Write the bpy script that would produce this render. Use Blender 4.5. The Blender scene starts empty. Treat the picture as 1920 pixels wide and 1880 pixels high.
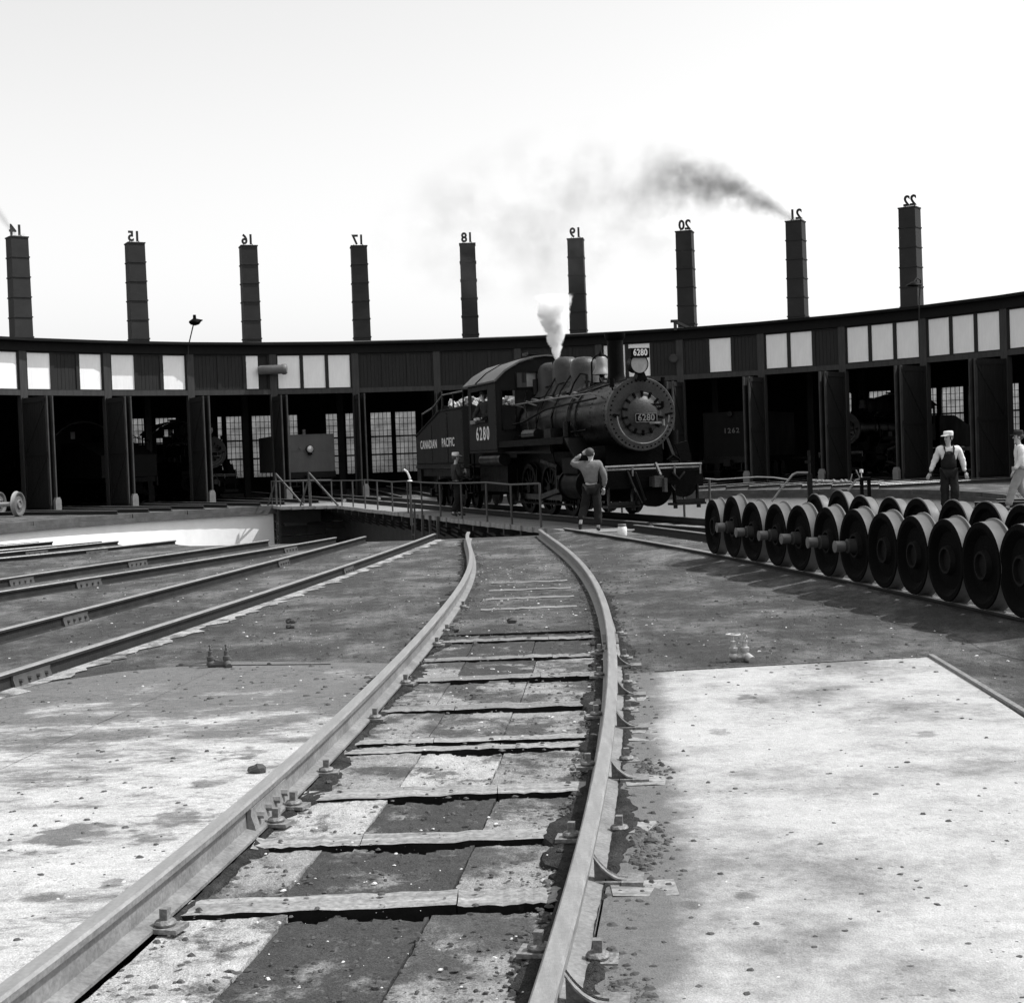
import bpy, bmesh, math, random
import numpy as np
from mathutils import Vector, Matrix
from mathutils.geometry import tessellate_polygon
rnd = random.Random(7)
PI = math.pi
R = math.radians
scn = bpy.context.scene
COL = scn.collection

# ------------------------------------------------------------------ camera, light, exposure
FPX = 2700.0
PITCH = math.atan(80.4 / 2700)
ROLL = 0.036
CAM = Vector((0, 0, 1.6))
_f = Vector((0, math.cos(PITCH), -math.sin(PITCH)))
_r = Vector((1, 0, 0))
_u = Vector((0, math.sin(PITCH), math.cos(PITCH)))
RV = math.cos(ROLL) * _r - math.sin(ROLL) * _u
UV = math.sin(ROLL) * _r + math.cos(ROLL) * _u
cam = bpy.data.cameras.new('camera')
cam.sensor_width = 36
cam.lens = 36 * FPX / 1920
cam.clip_end = 2000
cam.clip_start = 0.1
camo = bpy.data.objects.new('camera', cam)
COL.objects.link(camo)
m = Matrix.Identity(4)
for i, v in enumerate((RV, UV, -_f)):
    for j in range(3):
        m[j][i] = v[j]
m.translation = CAM
camo.matrix_world = m
scn.camera = camo

SUN_H = Vector((0.985, 0.10, 0)).normalized()
SUN_EL = R(57)
SUN = (SUN_H * math.cos(SUN_EL) + Vector((0, 0, math.sin(SUN_EL)))).normalized()
w = bpy.data.worlds.new('World')
scn.world = w
w.use_nodes = True
nt = w.node_tree
bg = nt.nodes['Background']
sky = nt.nodes.new('ShaderNodeTexSky')
sky.sky_type = 'NISHITA'
sky.sun_disc = False
sky.sun_elevation = SUN_EL
sky.sun_rotation = math.atan2(SUN_H.x, SUN_H.y)
sky.dust_density = 1.6
sky.air_density = 1.0
bw = nt.nodes.new('ShaderNodeSeparateColor')     # blue-sensitive black and white film: skies print almost white
nt.links.new(sky.outputs[0], bw.inputs[0])
nt.links.new(bw.outputs[2], bg.inputs[0])
bg.inputs[1].default_value = 0.128
sl = bpy.data.lights.new('sun', 'SUN')
sl.energy = 3.0
sl.angle = R(0.6)
sl.color = (1, 1, 1)
so = bpy.data.objects.new('sun', sl)
COL.objects.link(so)
so.rotation_euler = SUN.to_track_quat('Z', 'Y').to_euler()
vs = scn.view_settings
vs.view_transform = 'Standard'
vs.look = 'None'
vs.gamma = 1
vs.use_curve_mapping = False
vs.exposure = 0.66
try:
    scn.cycles.volume_bounces = 14
    scn.cycles.max_bounces = 16
    scn.cycles.volume_step_rate = 1.0
    scn.cycles.transparent_max_bounces = 16
except Exception:
    pass


def at(x, y, z=0.0):
    """photograph pixel -> point on the level plane at height z"""
    d = _f * FPX + RV * (x - 960) + UV * (940 - y)
    return CAM + d * ((z - CAM.z) / d.z)


def atD(x, y, D):
    d = _f * FPX + RV * (x - 960) + UV * (940 - y)
    return CAM + d * (D / d.y)


# ------------------------------------------------------------------ materials (all grey: black and white photograph)
MATS = {}


def mat(name, c, rough=0.8, var=0.25, scale=3.0, bump=0.0, bscale=None, metal=0.0, fine=0.0, fscale=60.0, streak=None,
        spec=0.5, coat=0.0):
    """grey material: base value, blotchy variation, fine speckle, optional stretched grain"""
    if name in MATS:
        return MATS[name]
    M = bpy.data.materials.new(name)
    M.use_nodes = True
    n = M.node_tree
    P = n.nodes['Principled BSDF']
    L = n.links.new
    tc = n.nodes.new('ShaderNodeTexCoord')
    mp = n.nodes.new('ShaderNodeMapping')
    L(tc.outputs['Object'], mp.inputs[0])
    if streak:
        mp.inputs['Scale'].default_value = streak
    nz = n.nodes.new('ShaderNodeTexNoise')
    nz.inputs['Scale'].default_value = scale
    nz.inputs['Detail'].default_value = 8
    nz.inputs['Roughness'].default_value = 0.65
    L(mp.outputs[0], nz.inputs['Vector'])
    mr = n.nodes.new('ShaderNodeMapRange')
    mr.inputs['From Min'].default_value = 0.3
    mr.inputs['From Max'].default_value = 0.7
    mr.inputs['To Min'].default_value = c * (1 - var)
    mr.inputs['To Max'].default_value = c * (1 + var)
    L(nz.outputs['Fac'], mr.inputs['Value'])
    out = mr.outputs[0]
    if fine > 0:
        nf = n.nodes.new('ShaderNodeTexNoise')
        nf.inputs['Scale'].default_value = fscale
        nf.inputs['Detail'].default_value = 4
        L(tc.outputs['Object'], nf.inputs['Vector'])
        m2 = n.nodes.new('ShaderNodeMapRange')
        m2.inputs['From Min'].default_value = 0.35
        m2.inputs['From Max'].default_value = 0.65
        m2.inputs['To Min'].default_value = 1 - fine
        m2.inputs['To Max'].default_value = 1 + fine
        L(nf.outputs['Fac'], m2.inputs['Value'])
        mu = n.nodes.new('ShaderNodeMath')
        mu.operation = 'MULTIPLY'
        L(out, mu.inputs[0])
        L(m2.outputs[0], mu.inputs[1])
        out = mu.outputs[0]
    cr = n.nodes.new('ShaderNodeCombineColor')
    for k in range(3):
        L(out, cr.inputs[k])
    L(cr.outputs[0], P.inputs['Base Color'])
    r2 = n.nodes.new('ShaderNodeMapRange')
    r2.inputs['From Min'].default_value = 0.3
    r2.inputs['From Max'].default_value = 0.7
    r2.inputs['To Min'].default_value = max(0.05, rough - 0.12)
    r2.inputs['To Max'].default_value = min(1, rough + 0.12)
    L(nz.outputs['Fac'], r2.inputs['Value'])
    L(r2.outputs[0], P.inputs['Roughness'])
    P.inputs['Metallic'].default_value = metal
    P.inputs['Specular IOR Level'].default_value = (coat if coat > 0 else min(spec, 0.04 + 2.5 * c))
    if bump > 0:
        nb = n.nodes.new('ShaderNodeTexNoise')
        nb.inputs['Scale'].default_value = bscale or scale * 6
        nb.inputs['Detail'].default_value = 6
        L(mp.outputs[0], nb.inputs['Vector'])
        b = n.nodes.new('ShaderNodeBump')
        b.inputs['Strength'].default_value = min(1.0, bump)
        b.inputs['Distance'].default_value = 0.02
        L(nb.outputs['Fac'], b.inputs['Height'])
        L(b.outputs[0], P.inputs['Normal'])
    MATS[name] = M
    return M


def ground_mat(name, lo, hi, thr, soft, scale, spots=0.5, stretch=(1, 1, 1), bump=0.6, far=None, grit=1.0, stains=(), edge=None):
    """dirt over concrete: two tones split by a ragged noise mask, plus dark speckle and pebbly relief"""
    M = bpy.data.materials.new(name)
    M.use_nodes = True
    n = M.node_tree
    P = n.nodes['Principled BSDF']
    L = n.links.new
    g = n.nodes.new('ShaderNodeNewGeometry')
    mp = n.nodes.new('ShaderNodeMapping')
    mp.inputs['Scale'].default_value = stretch
    L(g.outputs['Position'], mp.inputs[0])

    def noise(s, d=8, r=0.6, src=None):
        z = n.nodes.new('ShaderNodeTexNoise')
        z.inputs['Scale'].default_value = s
        z.inputs['Detail'].default_value = d
        z.inputs['Roughness'].default_value = r
        L(src or mp.outputs[0], z.inputs['Vector'])
        return z.outputs['Fac']

    def rng(v, a, b, c, d, smooth=False):
        q = n.nodes.new('ShaderNodeMapRange')
        if smooth:
            q.interpolation_type = 'SMOOTHSTEP'
        q.inputs['From Min'].default_value = a
        q.inputs['From Max'].default_value = b
        q.inputs['To Min'].default_value = c
        q.inputs['To Max'].default_value = d
        L(v, q.inputs['Value'])
        return q.outputs[0]

    def math_(op, a, b):
        q = n.nodes.new('ShaderNodeMath')
        q.operation = op
        for k, v in enumerate((a, b)):
            if isinstance(v, (int, float)):
                q.inputs[k].default_value = v
            else:
                L(v, q.inputs[k])
        return q.outputs[0]
    a = noise(scale, 14, 0.74)
    if far:      # the dirt film thickens with distance from the slab's clean part: (y0, y1, shift) and optional x
        sp = n.nodes.new('ShaderNodeSeparateXYZ')
        L(g.outputs['Position'], sp.inputs[0])
        a = math_('SUBTRACT', a, rng(sp.outputs[1], far[0], far[1], 0, far[2], True))
        if len(far) > 3:
            a = math_('SUBTRACT', a, rng(sp.outputs[0], far[3], far[4], far[5], 0, True))
    if edge:      # dirt thrown up along the rail: x = slope * y + c, fading over a width
        se = n.nodes.new('ShaderNodeSeparateXYZ')
        L(g.outputs['Position'], se.inputs[0])
        u_ = math_('SUBTRACT', se.outputs[0], math_('ADD', math_('MULTIPLY', se.outputs[1], edge[0]), edge[1]))
        a = math_('SUBTRACT', a, rng(u_, 0.05, edge[2], 0.26, 0, True))
    if stains:    # old oil stains with ragged, soaked-in edges
        dn = n.nodes.new('ShaderNodeTexNoise')
        dn.inputs['Scale'].default_value = 9
        dn.inputs['Detail'].default_value = 6
        L(g.outputs['Position'], dn.inputs['Vector'])
        for (sx_, sy_, sr_, k_) in stains:
            vd = n.nodes.new('ShaderNodeVectorMath')
            vd.operation = 'SUBTRACT'
            L(g.outputs['Position'], vd.inputs[0])
            vd.inputs[1].default_value = (sx_, sy_, 0)
            vs_ = n.nodes.new('ShaderNodeVectorMath')
            vs_.operation = 'MULTIPLY'
            L(vd.outputs[0], vs_.inputs[0])
            vs_.inputs[1].default_value = (1 / sr_, 0.75 / sr_, 0)
            ln = n.nodes.new('ShaderNodeVectorMath')
            ln.operation = 'LENGTH'
            L(vs_.outputs[0], ln.inputs[0])
            dd = math_('ADD', ln.outputs['Value'], math_('MULTIPLY', math_('SUBTRACT', dn.outputs['Fac'], 0.5), 2.4))
            a = math_('SUBTRACT', a, rng(dd, 0.30, 0.85, k_, 0, True))
    mask = rng(a, thr - soft, thr + soft, 0, 1, True)
    base = math_('ADD', lo, math_('MULTIPLY', mask, hi - lo))
    f1 = rng(noise(9, 8, 0.8), 0.3, 0.7, 1 - .34 * grit, 1 + .3 * grit)
    f2 = rng(noise(130, 3, 0.6, g.outputs['Position']), 0.3, 0.7, 1 - .45 * grit, 1 + .4 * grit)
    base = math_('MULTIPLY', math_('MULTIPLY', base, f1), f2)
    if far:
        fl = rng(noise(17, 5, 0.7), 0.50, 0.57, 1.0, 0.70 if grit > .6 else 0.85)
        fm = rng(noise(1.7, 4, 0.6), 0.40, 0.60, 0, 1)
        base = math_('MULTIPLY', base, math_('ADD', math_('MULTIPLY', fl, fm), math_('SUBTRACT', 1.0, fm)))
    v = n.nodes.new('ShaderNodeTexVoronoi')
    v.inputs['Scale'].default_value = 26
    L(g.outputs['Position'], v.inputs['Vector'])
    sp1 = rng(v.outputs['Distance'], 0.14, 0.30, 1 - spots, 1.0)
    vm = rng(noise(3.1, 4, 0.6), 0.48, 0.62, 0, 1)
    sp2 = math_('ADD', math_('MULTIPLY', sp1, vm), math_('SUBTRACT', 1.0, vm))
    base = math_('MULTIPLY', base, sp2)
    c = n.nodes.new('ShaderNodeCombineColor')
    for k in range(3):
        L(base, c.inputs[k])
    L(c.outputs[0], P.inputs['Base Color'])
    P.inputs['Roughness'].default_value = 0.92
    P.inputs['Specular IOR Level'].default_value = 0.2
    h = math_('ADD', math_('MULTIPLY', noise(38, 5, 0.65, g.outputs['Position']), 1.0), math_('MULTIPLY', noise(160, 3, 0.6, g.outputs['Position']), 0.5))
    b = n.nodes.new('ShaderNodeBump')
    b.inputs['Strength'].default_value = bump
    b.inputs['Distance'].default_value = 0.03
    L(h, b.inputs['Height'])
    L(b.outputs[0], P.inputs['Normal'])
    return M


M_CINDER = ground_mat('cinder_ground', 0.07, 0.21, 0.55, 0.12, 1.1, 0.65, (1, 0.6, 1), 1.0, grit=1.35)
M_APRON = ground_mat('worn_concrete_left', 0.15, 0.47, 0.44, 0.09, 1.3, 0.4, (0.75, 1.3, 1), 0.5, far=(6.9, 11.6, 0.22), grit=0.75,
                     stains=[(*at(px, py)[:2], r_, k_) for px, py, r_, k_ in ((115, 1568, .24, .16), (330, 1535, .22, .12), (455, 1412, .20, .14), (390, 1468, .18, .12), (290, 1575, .16, .1), (215, 1655, .08, .12), (75, 1685, .10, .12))])
M_SLAB = ground_mat('pale_concrete_right', 0.14, 0.43, 0.43, 0.13, 0.7, 0.35, (1, 1, 1), 0.45, far=(9.5, 13, 0.03, 0.45, 1.2, 0.07), grit=0.5, edge=(0.094, -0.24, 0.42),
                    stains=[(*at(px, py)[:2], r_, k_) for px, py, r_, k_ in ((1348, 1373, .10, .14), (1395, 1682, .06, .12), (1290, 1700, .05, .1), (1740, 1380, .10, .1), (1400, 1308, .12, .1))])
M_INF_L = ground_mat('infill_pale', 0.11, 0.40, 0.46, 0.05, 2.1, 0.5)
M_INF_M = ground_mat('infill_mixed', 0.08, 0.27, 0.50, 0.06, 1.7, 0.6)
M_INF_D = ground_mat('infill_cinder', 0.055, 0.27, 0.60, 0.07, 2.2, 0.7)
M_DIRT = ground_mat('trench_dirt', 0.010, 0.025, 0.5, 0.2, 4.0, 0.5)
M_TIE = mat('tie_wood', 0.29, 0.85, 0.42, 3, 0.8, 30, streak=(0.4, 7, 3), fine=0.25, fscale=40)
M_TIES = mat('tie_side_shade', 0.012, 0.9, 0.4, 6, 0.4, 30)  # shade of the hollows beside the ties, put into the side-face colour
M_TIEF = mat('tie_wood_dirty', 0.17, 0.9, 0.4, 4, 0.5, 30, streak=(0.5, 3, 3), fine=0.25)
M_RAILTOP = mat('rail_steel', 0.31, 0.40, 0.18, 6, 0.15, 60, metal=0.55, streak=(6, 0.6, 6), fine=0.08)
M_RAILB = mat('rail_steel_side', 0.20, 0.62, 0.30, 4, 0.3, 40, metal=0.25, fine=0.15)
M_RAILD = mat('rail_rusty', 0.030, 0.7, 0.3, 4, 0.3, 40, metal=0.2)
M_JOINT = mat('joint_rusty', 0.07, 0.8, 0.3, 8)
M_CLIP = mat('clip_iron', 0.19, 0.6, 0.35, 14, 0.4, 60, metal=0.3, fine=0.2)
M_BLACK = mat('loco_black', 0.0025, 0.5, 0.5, 2.2, 0.25, 18, coat=0.05, fine=0.25, fscale=30)
M_LOCO = mat('loco_grimy', 0.006, 0.36, 0.5, 2.0, 0.4, 14, coat=0.16, streak=(1, 1, 0.5), fine=0.2, fscale=25)
M_SMOKEBOX = mat('smokebox_graphite', 0.05, 0.42, 0.3, 3.0, 0.35, 25, fine=0.15, metal=0.15)
M_LOCOL = mat('loco_worn_light', 0.16, 0.55, 0.35, 6, 0.2, 30, metal=0.3)
M_TENDER = mat('tender_side', 0.014, 0.6, 0.3, 1.5, 0.2, 12, streak=(1, 1, 0.4), fine=0.1)
M_WHITE = mat('white_paint', 0.62, 0.7, 0.12, 9)
M_BELL = mat('bell_metal', 0.24, 0.5, 0.2, 6, metal=0.3)
M_COAL = mat('coal', 0.10, 0.5, 0.6, 8, 0.6, 20, fine=0.4)
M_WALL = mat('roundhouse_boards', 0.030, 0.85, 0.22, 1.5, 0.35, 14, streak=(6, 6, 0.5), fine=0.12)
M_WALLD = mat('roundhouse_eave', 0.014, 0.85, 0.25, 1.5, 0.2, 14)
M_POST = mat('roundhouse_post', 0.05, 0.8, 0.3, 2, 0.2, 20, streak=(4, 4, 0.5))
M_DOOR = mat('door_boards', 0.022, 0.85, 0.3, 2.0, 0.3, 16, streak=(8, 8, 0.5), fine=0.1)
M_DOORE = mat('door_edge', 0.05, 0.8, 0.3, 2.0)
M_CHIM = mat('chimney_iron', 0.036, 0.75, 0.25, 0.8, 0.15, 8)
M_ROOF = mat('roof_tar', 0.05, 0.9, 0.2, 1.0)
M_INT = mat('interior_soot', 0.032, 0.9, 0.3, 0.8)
M_FASC = mat('whitewashed_glass', 0.90, 0.6, 0.07, 1.6, 0.12, 10, streak=(3, 3, 0.6))
M_PIT = mat('whitewashed_pit', 0.93, 0.9, 0.08, 0.9, 0.2, 6)
M_PITF = mat('pit_floor', 0.05, 0.9, 0.3, 1)
M_COPE = mat('coping_timber', 0.08, 0.85, 0.35, 2.0, 0.4, 14, fine=0.2)
M_DECK = mat('deck_timber', 0.22, 0.85, 0.35, 2.0, 0.4, 20, streak=(0.6, 5, 5), fine=0.2)
M_GIRD = mat('girder_iron', 0.035, 0.6, 0.3, 2)
M_RAILING = mat('railing_iron', 0.07, 0.6, 0.3, 4)
M_TREAD = mat('wheel_tread', 0.105, 0.6, 0.14, 5, 0.08, 40)
M_WHEEL = mat('wheel_face', 0.003, 0.8, 0.5, 4, 0.3, 20)
M_HUB = mat('wheel_hub', 0.009, 0.6, 0.4, 5, 0.3, 20)
M_AXLE = mat('axle_steel', 0.14, 0.4, 0.25, 6, metal=0.4)
M_AXLED = mat('axle_dull', 0.04, 0.6, 0.3, 5)
M_PIPE = mat('galvanised_pipe', 0.2, 0.45, 0.25, 8, metal=0.3)
M_SKIN = mat('skin', 0.42, 0.6, 0.06, 8)
M_SHIRTW = mat('shirt_white', 0.72, 0.9, 0.08, 7, 0.5, 14)
M_SHIRTG = mat('shirt_grey', 0.15, 0.9, 0.15, 6, 0.7, 12)
M_DENIM = mat('denim_dark', 0.02, 0.9, 0.3, 8, 0.6, 14)
M_OVER = mat('overalls_black', 0.018, 0.9, 0.3, 8, 0.5, 14)
M_JACKET = mat('jacket_dark', 0.035, 0.9, 0.4, 8, 0.6, 14)
M_TROUSL = mat('trousers_light', 0.30, 0.9, 0.2, 7, 0.6, 12)
M_HAIR = mat('hair_dark', 0.06, 0.6, 0.3, 20)
M_BOOT = mat('boot_leather', 0.05, 0.5, 0.3, 10)
M_CAPW = mat('cap_white', 0.75, 0.9, 0.08, 9)
M_GLASSLAMP = mat('lamp_glass', 0.75, 0.12, 0.1, 9, metal=0.3)
M_CAN = mat('milk_glass', 0.75, 0.35, 0.15, 20)
M_STONE = mat('loose_cinder', 0.075, 0.9, 0.6, 2.0, 0.5, 30)
M_STONEL = mat('pale_chips', 0.55, 0.9, 0.2, 5)


def pane_mat():
    M = bpy.data.materials.new('sooty_pane')
    M.use_nodes = True
    n = M.node_tree
    P = n.nodes['Principled BSDF']
    out = n.nodes['Material Output']
    L = n.links.new
    P.inputs['Base Color'].default_value = (0.25, 0.25, 0.25, 1)
    P.inputs['Roughness'].default_value = 0.35
    tc = n.nodes.new('ShaderNodeTexCoord')
    nz = n.nodes.new('ShaderNodeTexNoise')
    nz.inputs['Scale'].default_value = 1.3
    nz.inputs['Detail'].default_value = 6
    L(tc.outputs['Object'], nz.inputs['Vector'])
    mr = n.nodes.new('ShaderNodeMapRange')
    mr.inputs['From Min'].default_value = 0.35
    mr.inputs['From Max'].default_value = 0.65
    mr.inputs['To Min'].default_value = 0.65
    mr.inputs['To Max'].default_value = 1.0
    L(nz.outputs['Fac'], mr.inputs['Value'])
    tr = n.nodes.new('ShaderNodeBsdfTransparent')
    cc = n.nodes.new('ShaderNodeCombineColor')
    for k in range(3):
        L(mr.outputs[0], cc.inputs[k])
    L(cc.outputs[0], tr.inputs[0])
    tl = n.nodes.new('ShaderNodeBsdfTranslucent')
    tl.inputs[0].default_value = (0.3, 0.3, 0.3, 1)
    mx = n.nodes.new('ShaderNodeMixShader')
    mx.inputs[0].default_value = 0.25
    L(tr.outputs[0], mx.inputs[1])
    L(tl.outputs[0], mx.inputs[2])
    m2 = n.nodes.new('ShaderNodeMixShader')
    m2.inputs[0].default_value = 0.1
    L(mx.outputs[0], m2.inputs[1])
    L(P.outputs[0], m2.inputs[2])
    L(m2.outputs[0], out.inputs['Surface'])
    return M


M_PANE = pane_mat()


# ------------------------------------------------------------------ mesh builder
class MB:
    def __init__(s):
        s.v = []
        s.f = []
        s.mi = []
        s.cur = 0

    def add(s, vs, fs, mi=None):
        o = len(s.v)
        s.v += [tuple(p) for p in vs]
        s.f += [tuple(i + o for i in f) for f in fs]
        s.mi += [s.cur if mi is None else mi] * len(fs)
        return s

    def box(s, c, d, rz=0.0, rx=0.0, ry=0.0, mi=None, taper=1.0):
        x, y, z = d[0] / 2, d[1] / 2, d[2] / 2
        P = [(-x, -y, -z), (x, -y, -z), (x, y, -z), (-x, y, -z), (-x * taper, -y * taper, z), (x * taper, -y * taper, z), (x * taper, y * taper, z), (-x * taper, y * taper, z)]
        Mx = Matrix.Rotation(rz, 3, 'Z') @ Matrix.Rotation(ry, 3, 'Y') @ Matrix.Rotation(rx, 3, 'X')
        P = [Vector(c) + Mx @ Vector(p) for p in P]
        return s.add(P, [(0, 3, 2, 1), (4, 5, 6, 7), (0, 1, 5, 4), (1, 2, 6, 5), (2, 3, 7, 6), (3, 0, 4, 7)], mi)

    def bar(s, a, b, wd, ht=None, mi=None, up=(0, 0, 1)):
        """rectangular bar from a to b"""
        a = Vector(a)
        b = Vector(b)
        ht = ht or wd
        d = (b - a).normalized()
        u = Vector(up)
        if abs(d.dot(u)) > 0.98:
            u = Vector((1, 0, 0))
        r = d.cross(u).normalized() * wd / 2
        q = r.cross(d).normalized() * ht / 2
        P = [a - r - q, a + r - q, a + r + q, a - r + q, b - r - q, b + r - q, b + r + q, b - r + q]
        return s.add(P, [(0, 3, 2, 1), (4, 5, 6, 7), (0, 1, 5, 4), (1, 2, 6, 5), (2, 3, 7, 6), (3, 0, 4, 7)], mi)

    def cyl(s, a, b, r0, r1=None, n=16, caps=True, mi=None):
        a = Vector(a)
        b = Vector(b)
        r1 = r0 if r1 is None else r1
        d = (b - a).normalized()
        u = Vector((0, 0, 1)) if abs(d.z) < 0.95 else Vector((1, 0, 0))
        r = d.cross(u).normalized()
        q = r.cross(d).normalized()
        P = []
        for c, rr in ((a, r0), (b, r1)):
            for k in range(n):
                t = 2 * PI * k / n
                P.append(c + (r * math.cos(t) + q * math.sin(t)) * rr)
        F = [(k, (k + 1) % n, n + (k + 1) % n, n + k) for k in range(n)]
        if caps:
            F += [tuple(range(n))[::-1], tuple(range(n, 2 * n))]
        return s.add(P, F, mi)

    def lathe(s, prof, o=(0, 0, 0), axis='Z', n=24, mi=None, mis=None):
        """prof: (radius, height along axis)"""
        P = []
        for r, h in prof:
            for k in range(n):
                t = 2 * PI * k / n
                a, b = r * math.cos(t), r * math.sin(t)
                p = {'Z': (a, b, h), 'Y': (a, h, -b), 'X': (h, a, b)}[axis]
                P.append(Vector(o) + Vector(p))
        for i in range(len(prof) - 1):
            F = [(i * n + k, i * n + (k + 1) % n, (i + 1) * n + (k + 1) % n, (i + 1) * n + k) for k in range(n)]
            if i == 0:
                s.add(P, F, mis[i] if mis else mi)
                base = len(s.v) - len(P)
            else:
                s.f += [tuple(j + base for j in f) for f in F]
                s.mi += [mis[i] if mis else (s.cur if mi is None else mi)] * n
        return s

    def tube(s, pts, r, n=8, mi=None):
        pts = [Vector(p) for p in pts]
        P = []
        m_ = len(pts)
        for i, p in enumerate(pts):
            d = (pts[min(i + 1, m_ - 1)] - pts[max(i - 1, 0)]).normalized()
            u = Vector((0, 0, 1)) if abs(d.z) < 0.95 else Vector((1, 0, 0))
            a = d.cross(u).normalized()
            b = a.cross(d).normalized()
            rr = r[i] if isinstance(r, (list, tuple)) else r
            for k in range(n):
                t = 2 * PI * k / n
                P.append(p + (a * math.cos(t) + b * math.sin(t)) * rr)
        F = []
        for i in range(m_ - 1):
            F += [(i * n + k, i * n + (k + 1) % n, (i + 1) * n + (k + 1) % n, (i + 1) * n + k) for k in range(n)]
        F += [tuple(range(n))[::-1], tuple(range((m_ - 1) * n, m_ * n))]
        return s.add(P, F, mi)

    def prism(s, poly, a, b, plane='YZ', mi=None):
        """poly of 2-D points extruded from a to b along the third axis"""
        def p3(p, t):
            return {'YZ': (t, p[0], p[1]), 'XZ': (p[0], t, p[1]), 'XY': (p[0], p[1], t)}[plane]
        n = len(poly)
        P = [p3(p, a) for p in poly] + [p3(p, b) for p in poly]
        F = [tuple(range(n))[::-1], tuple(range(n, 2 * n))] + [(k, (k + 1) % n, n + (k + 1) % n, n + k) for k in range(n)]
        return s.add(P, F, mi)

    def ball(s, c, r, n=12, sc=(1, 1, 1), mi=None):
        prof = []
        for i in range(n // 2 + 1):
            t = -PI / 2 + PI * i / (n // 2)
            prof.append((max(1e-4, r * math.cos(t)), r * math.sin(t)))
        o = len(s.v)
        s.lathe(prof, (0, 0, 0), 'Z', n, mi)
        for i in range(o, len(s.v)):
            p = s.v[i]
            s.v[i] = (c[0] + p[0] * sc[0], c[1] + p[1] * sc[1], c[2] + p[2] * sc[2])
        return s

    def sweep(s, path, prof, mis=None, closed_prof=True):
        """prof: (side, up) polygon swept along a level path of 2-D or 3-D points"""
        path = [Vector(p) if len(p) == 3 else Vector((p[0], p[1], 0)) for p in path]
        n = len(prof)
        P = []
        for i, p in enumerate(path):
            d = path[min(i + 1, len(path) - 1)] - path[max(i - 1, 0)]
            d.z = 0
            d.normalize()
            r = Vector((d.y, -d.x, 0))
            for a, b in prof:
                P.append(p + r * a + Vector((0, 0, b)))
        base = len(s.v)
        s.v += [tuple(p) for p in P]
        for i in range(len(path) - 1):
            for k in range(n):
                s.f.append((base + i * n + k, base + i * n + (k + 1) % n, base + (i + 1) * n + (k + 1) % n, base + (i + 1) * n + k))
                s.mi.append(mis[k] if mis else s.cur)
        s.f += [tuple(base + k for k in range(n))[::-1], tuple(base + (len(path) - 1) * n + k for k in range(n))]
        s.mi += [mis[0] if mis else s.cur] * 2
        return s

    def mesh(s, name, mats, smooth=True, ang=35):
        me = bpy.data.meshes.new(name)
        me.from_pydata(s.v, [], s.f)
        me.validate()
        if not isinstance(mats, (list, tuple)):
            mats = [mats]
        for m_ in mats:
            me.materials.append(m_)
        if len(mats) > 1 and len(me.polygons) == len(s.mi):
            me.polygons.foreach_set('material_index', s.mi)
        bm = bmesh.new()
        bm.from_mesh(me)
        bmesh.ops.recalc_face_normals(bm, faces=bm.faces)
        bm.to_mesh(me)
        bm.free()
        if smooth:
            me.polygons.foreach_set('use_smooth', [True] * len(me.polygons))
            me.set_sharp_from_angle(angle=R(ang))
        me.update()
        return me


def link(name, me, parent=None, loc=None, rot=None, kind=None, label=None, cat=None, group=None):
    o = bpy.data.objects.new(name, me)
    COL.objects.link(o)
    if parent:
        o.parent = parent
    if loc is not None:
        o.location = loc
    if rot is not None:
        o.rotation_euler = rot
    if kind:
        o['kind'] = kind
    if label:
        o['label'] = label
    if cat:
        o['category'] = cat
    if group:
        o['group'] = group
    return o


def part(mb, name, mats, parent=None, smooth=True, ang=35, **k):
    return link(name, mb.mesh(name, mats, smooth, ang), parent, **k)


def thing(name, label, cat, loc=(0, 0, 0), rz=0.0, group=None):
    return link(name, None, None, loc, (0, 0, rz), label=label, cat=cat, group=group)


def copy_tree(o, parent=None, skip=()):
    c = o.copy()
    COL.objects.link(c)
    c.parent = parent
    for ch in list(o.children):
        if ch.name.split('.')[0] in skip:
            continue
        copy_tree(ch, c, skip)
    return c


def to_mesh(ob, name, m_=None):
    dg = bpy.context.evaluated_depsgraph_get()
    dg.update()
    me = bpy.data.meshes.new_from_object(ob.evaluated_get(dg))
    me.name = name
    if m_:
        me.materials.clear()
        me.materials.append(m_)
    data = ob.data
    bpy.data.objects.remove(ob)
    return me


def text_mesh(s_, size, depth, m_, off=0.0, sx=1.0, space=1.0):
    cu = bpy.data.curves.new('text', 'FONT')
    cu.body = s_
    cu.size = size
    cu.extrude = depth
    cu.offset = off
    cu.space_character = space
    cu.align_x = 'CENTER'
    cu.align_y = 'CENTER'
    cu.resolution_u = 3
    ob = bpy.data.objects.new('text', cu)
    COL.objects.link(ob)
    me = to_mesh(ob, 'lettering', m_)
    bpy.data.curves.remove(cu)
    for v in me.vertices:
        v.co.x *= sx
    return me


# ------------------------------------------------------------------ plan of the place
P0 = Vector((-1.4, 46.0, 0))          # centre of the turntable and of the roundhouse
RPIT = 16.6
RW = 26.2                             # inner front of the roundhouse
RB = 50.0                             # its back wall
STEP = 8.91
A0 = -49.2


def pol(a_deg, r, z=0.0):
    t = R(a_deg)
    return Vector((P0.x + r * math.sin(t), P0.y + r * math.cos(t), z))


CL = [1.1264369602814264e-06, -8.970960378844e-05, 0.0026769243828198746, -0.04067232849154873, 0.3743695277894954, -2.4989335296443826]
CR = [2.6139714588212824e-07, -1.8388433856432982e-05, 0.0005154393490362872, -0.011691253208192184, 0.20963656160619237, -0.6261575166279526]
CW = [-3.8876806730308815e-05, -0.0008438185463761835, -0.09215426533468722, 5.457368447207538]


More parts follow.
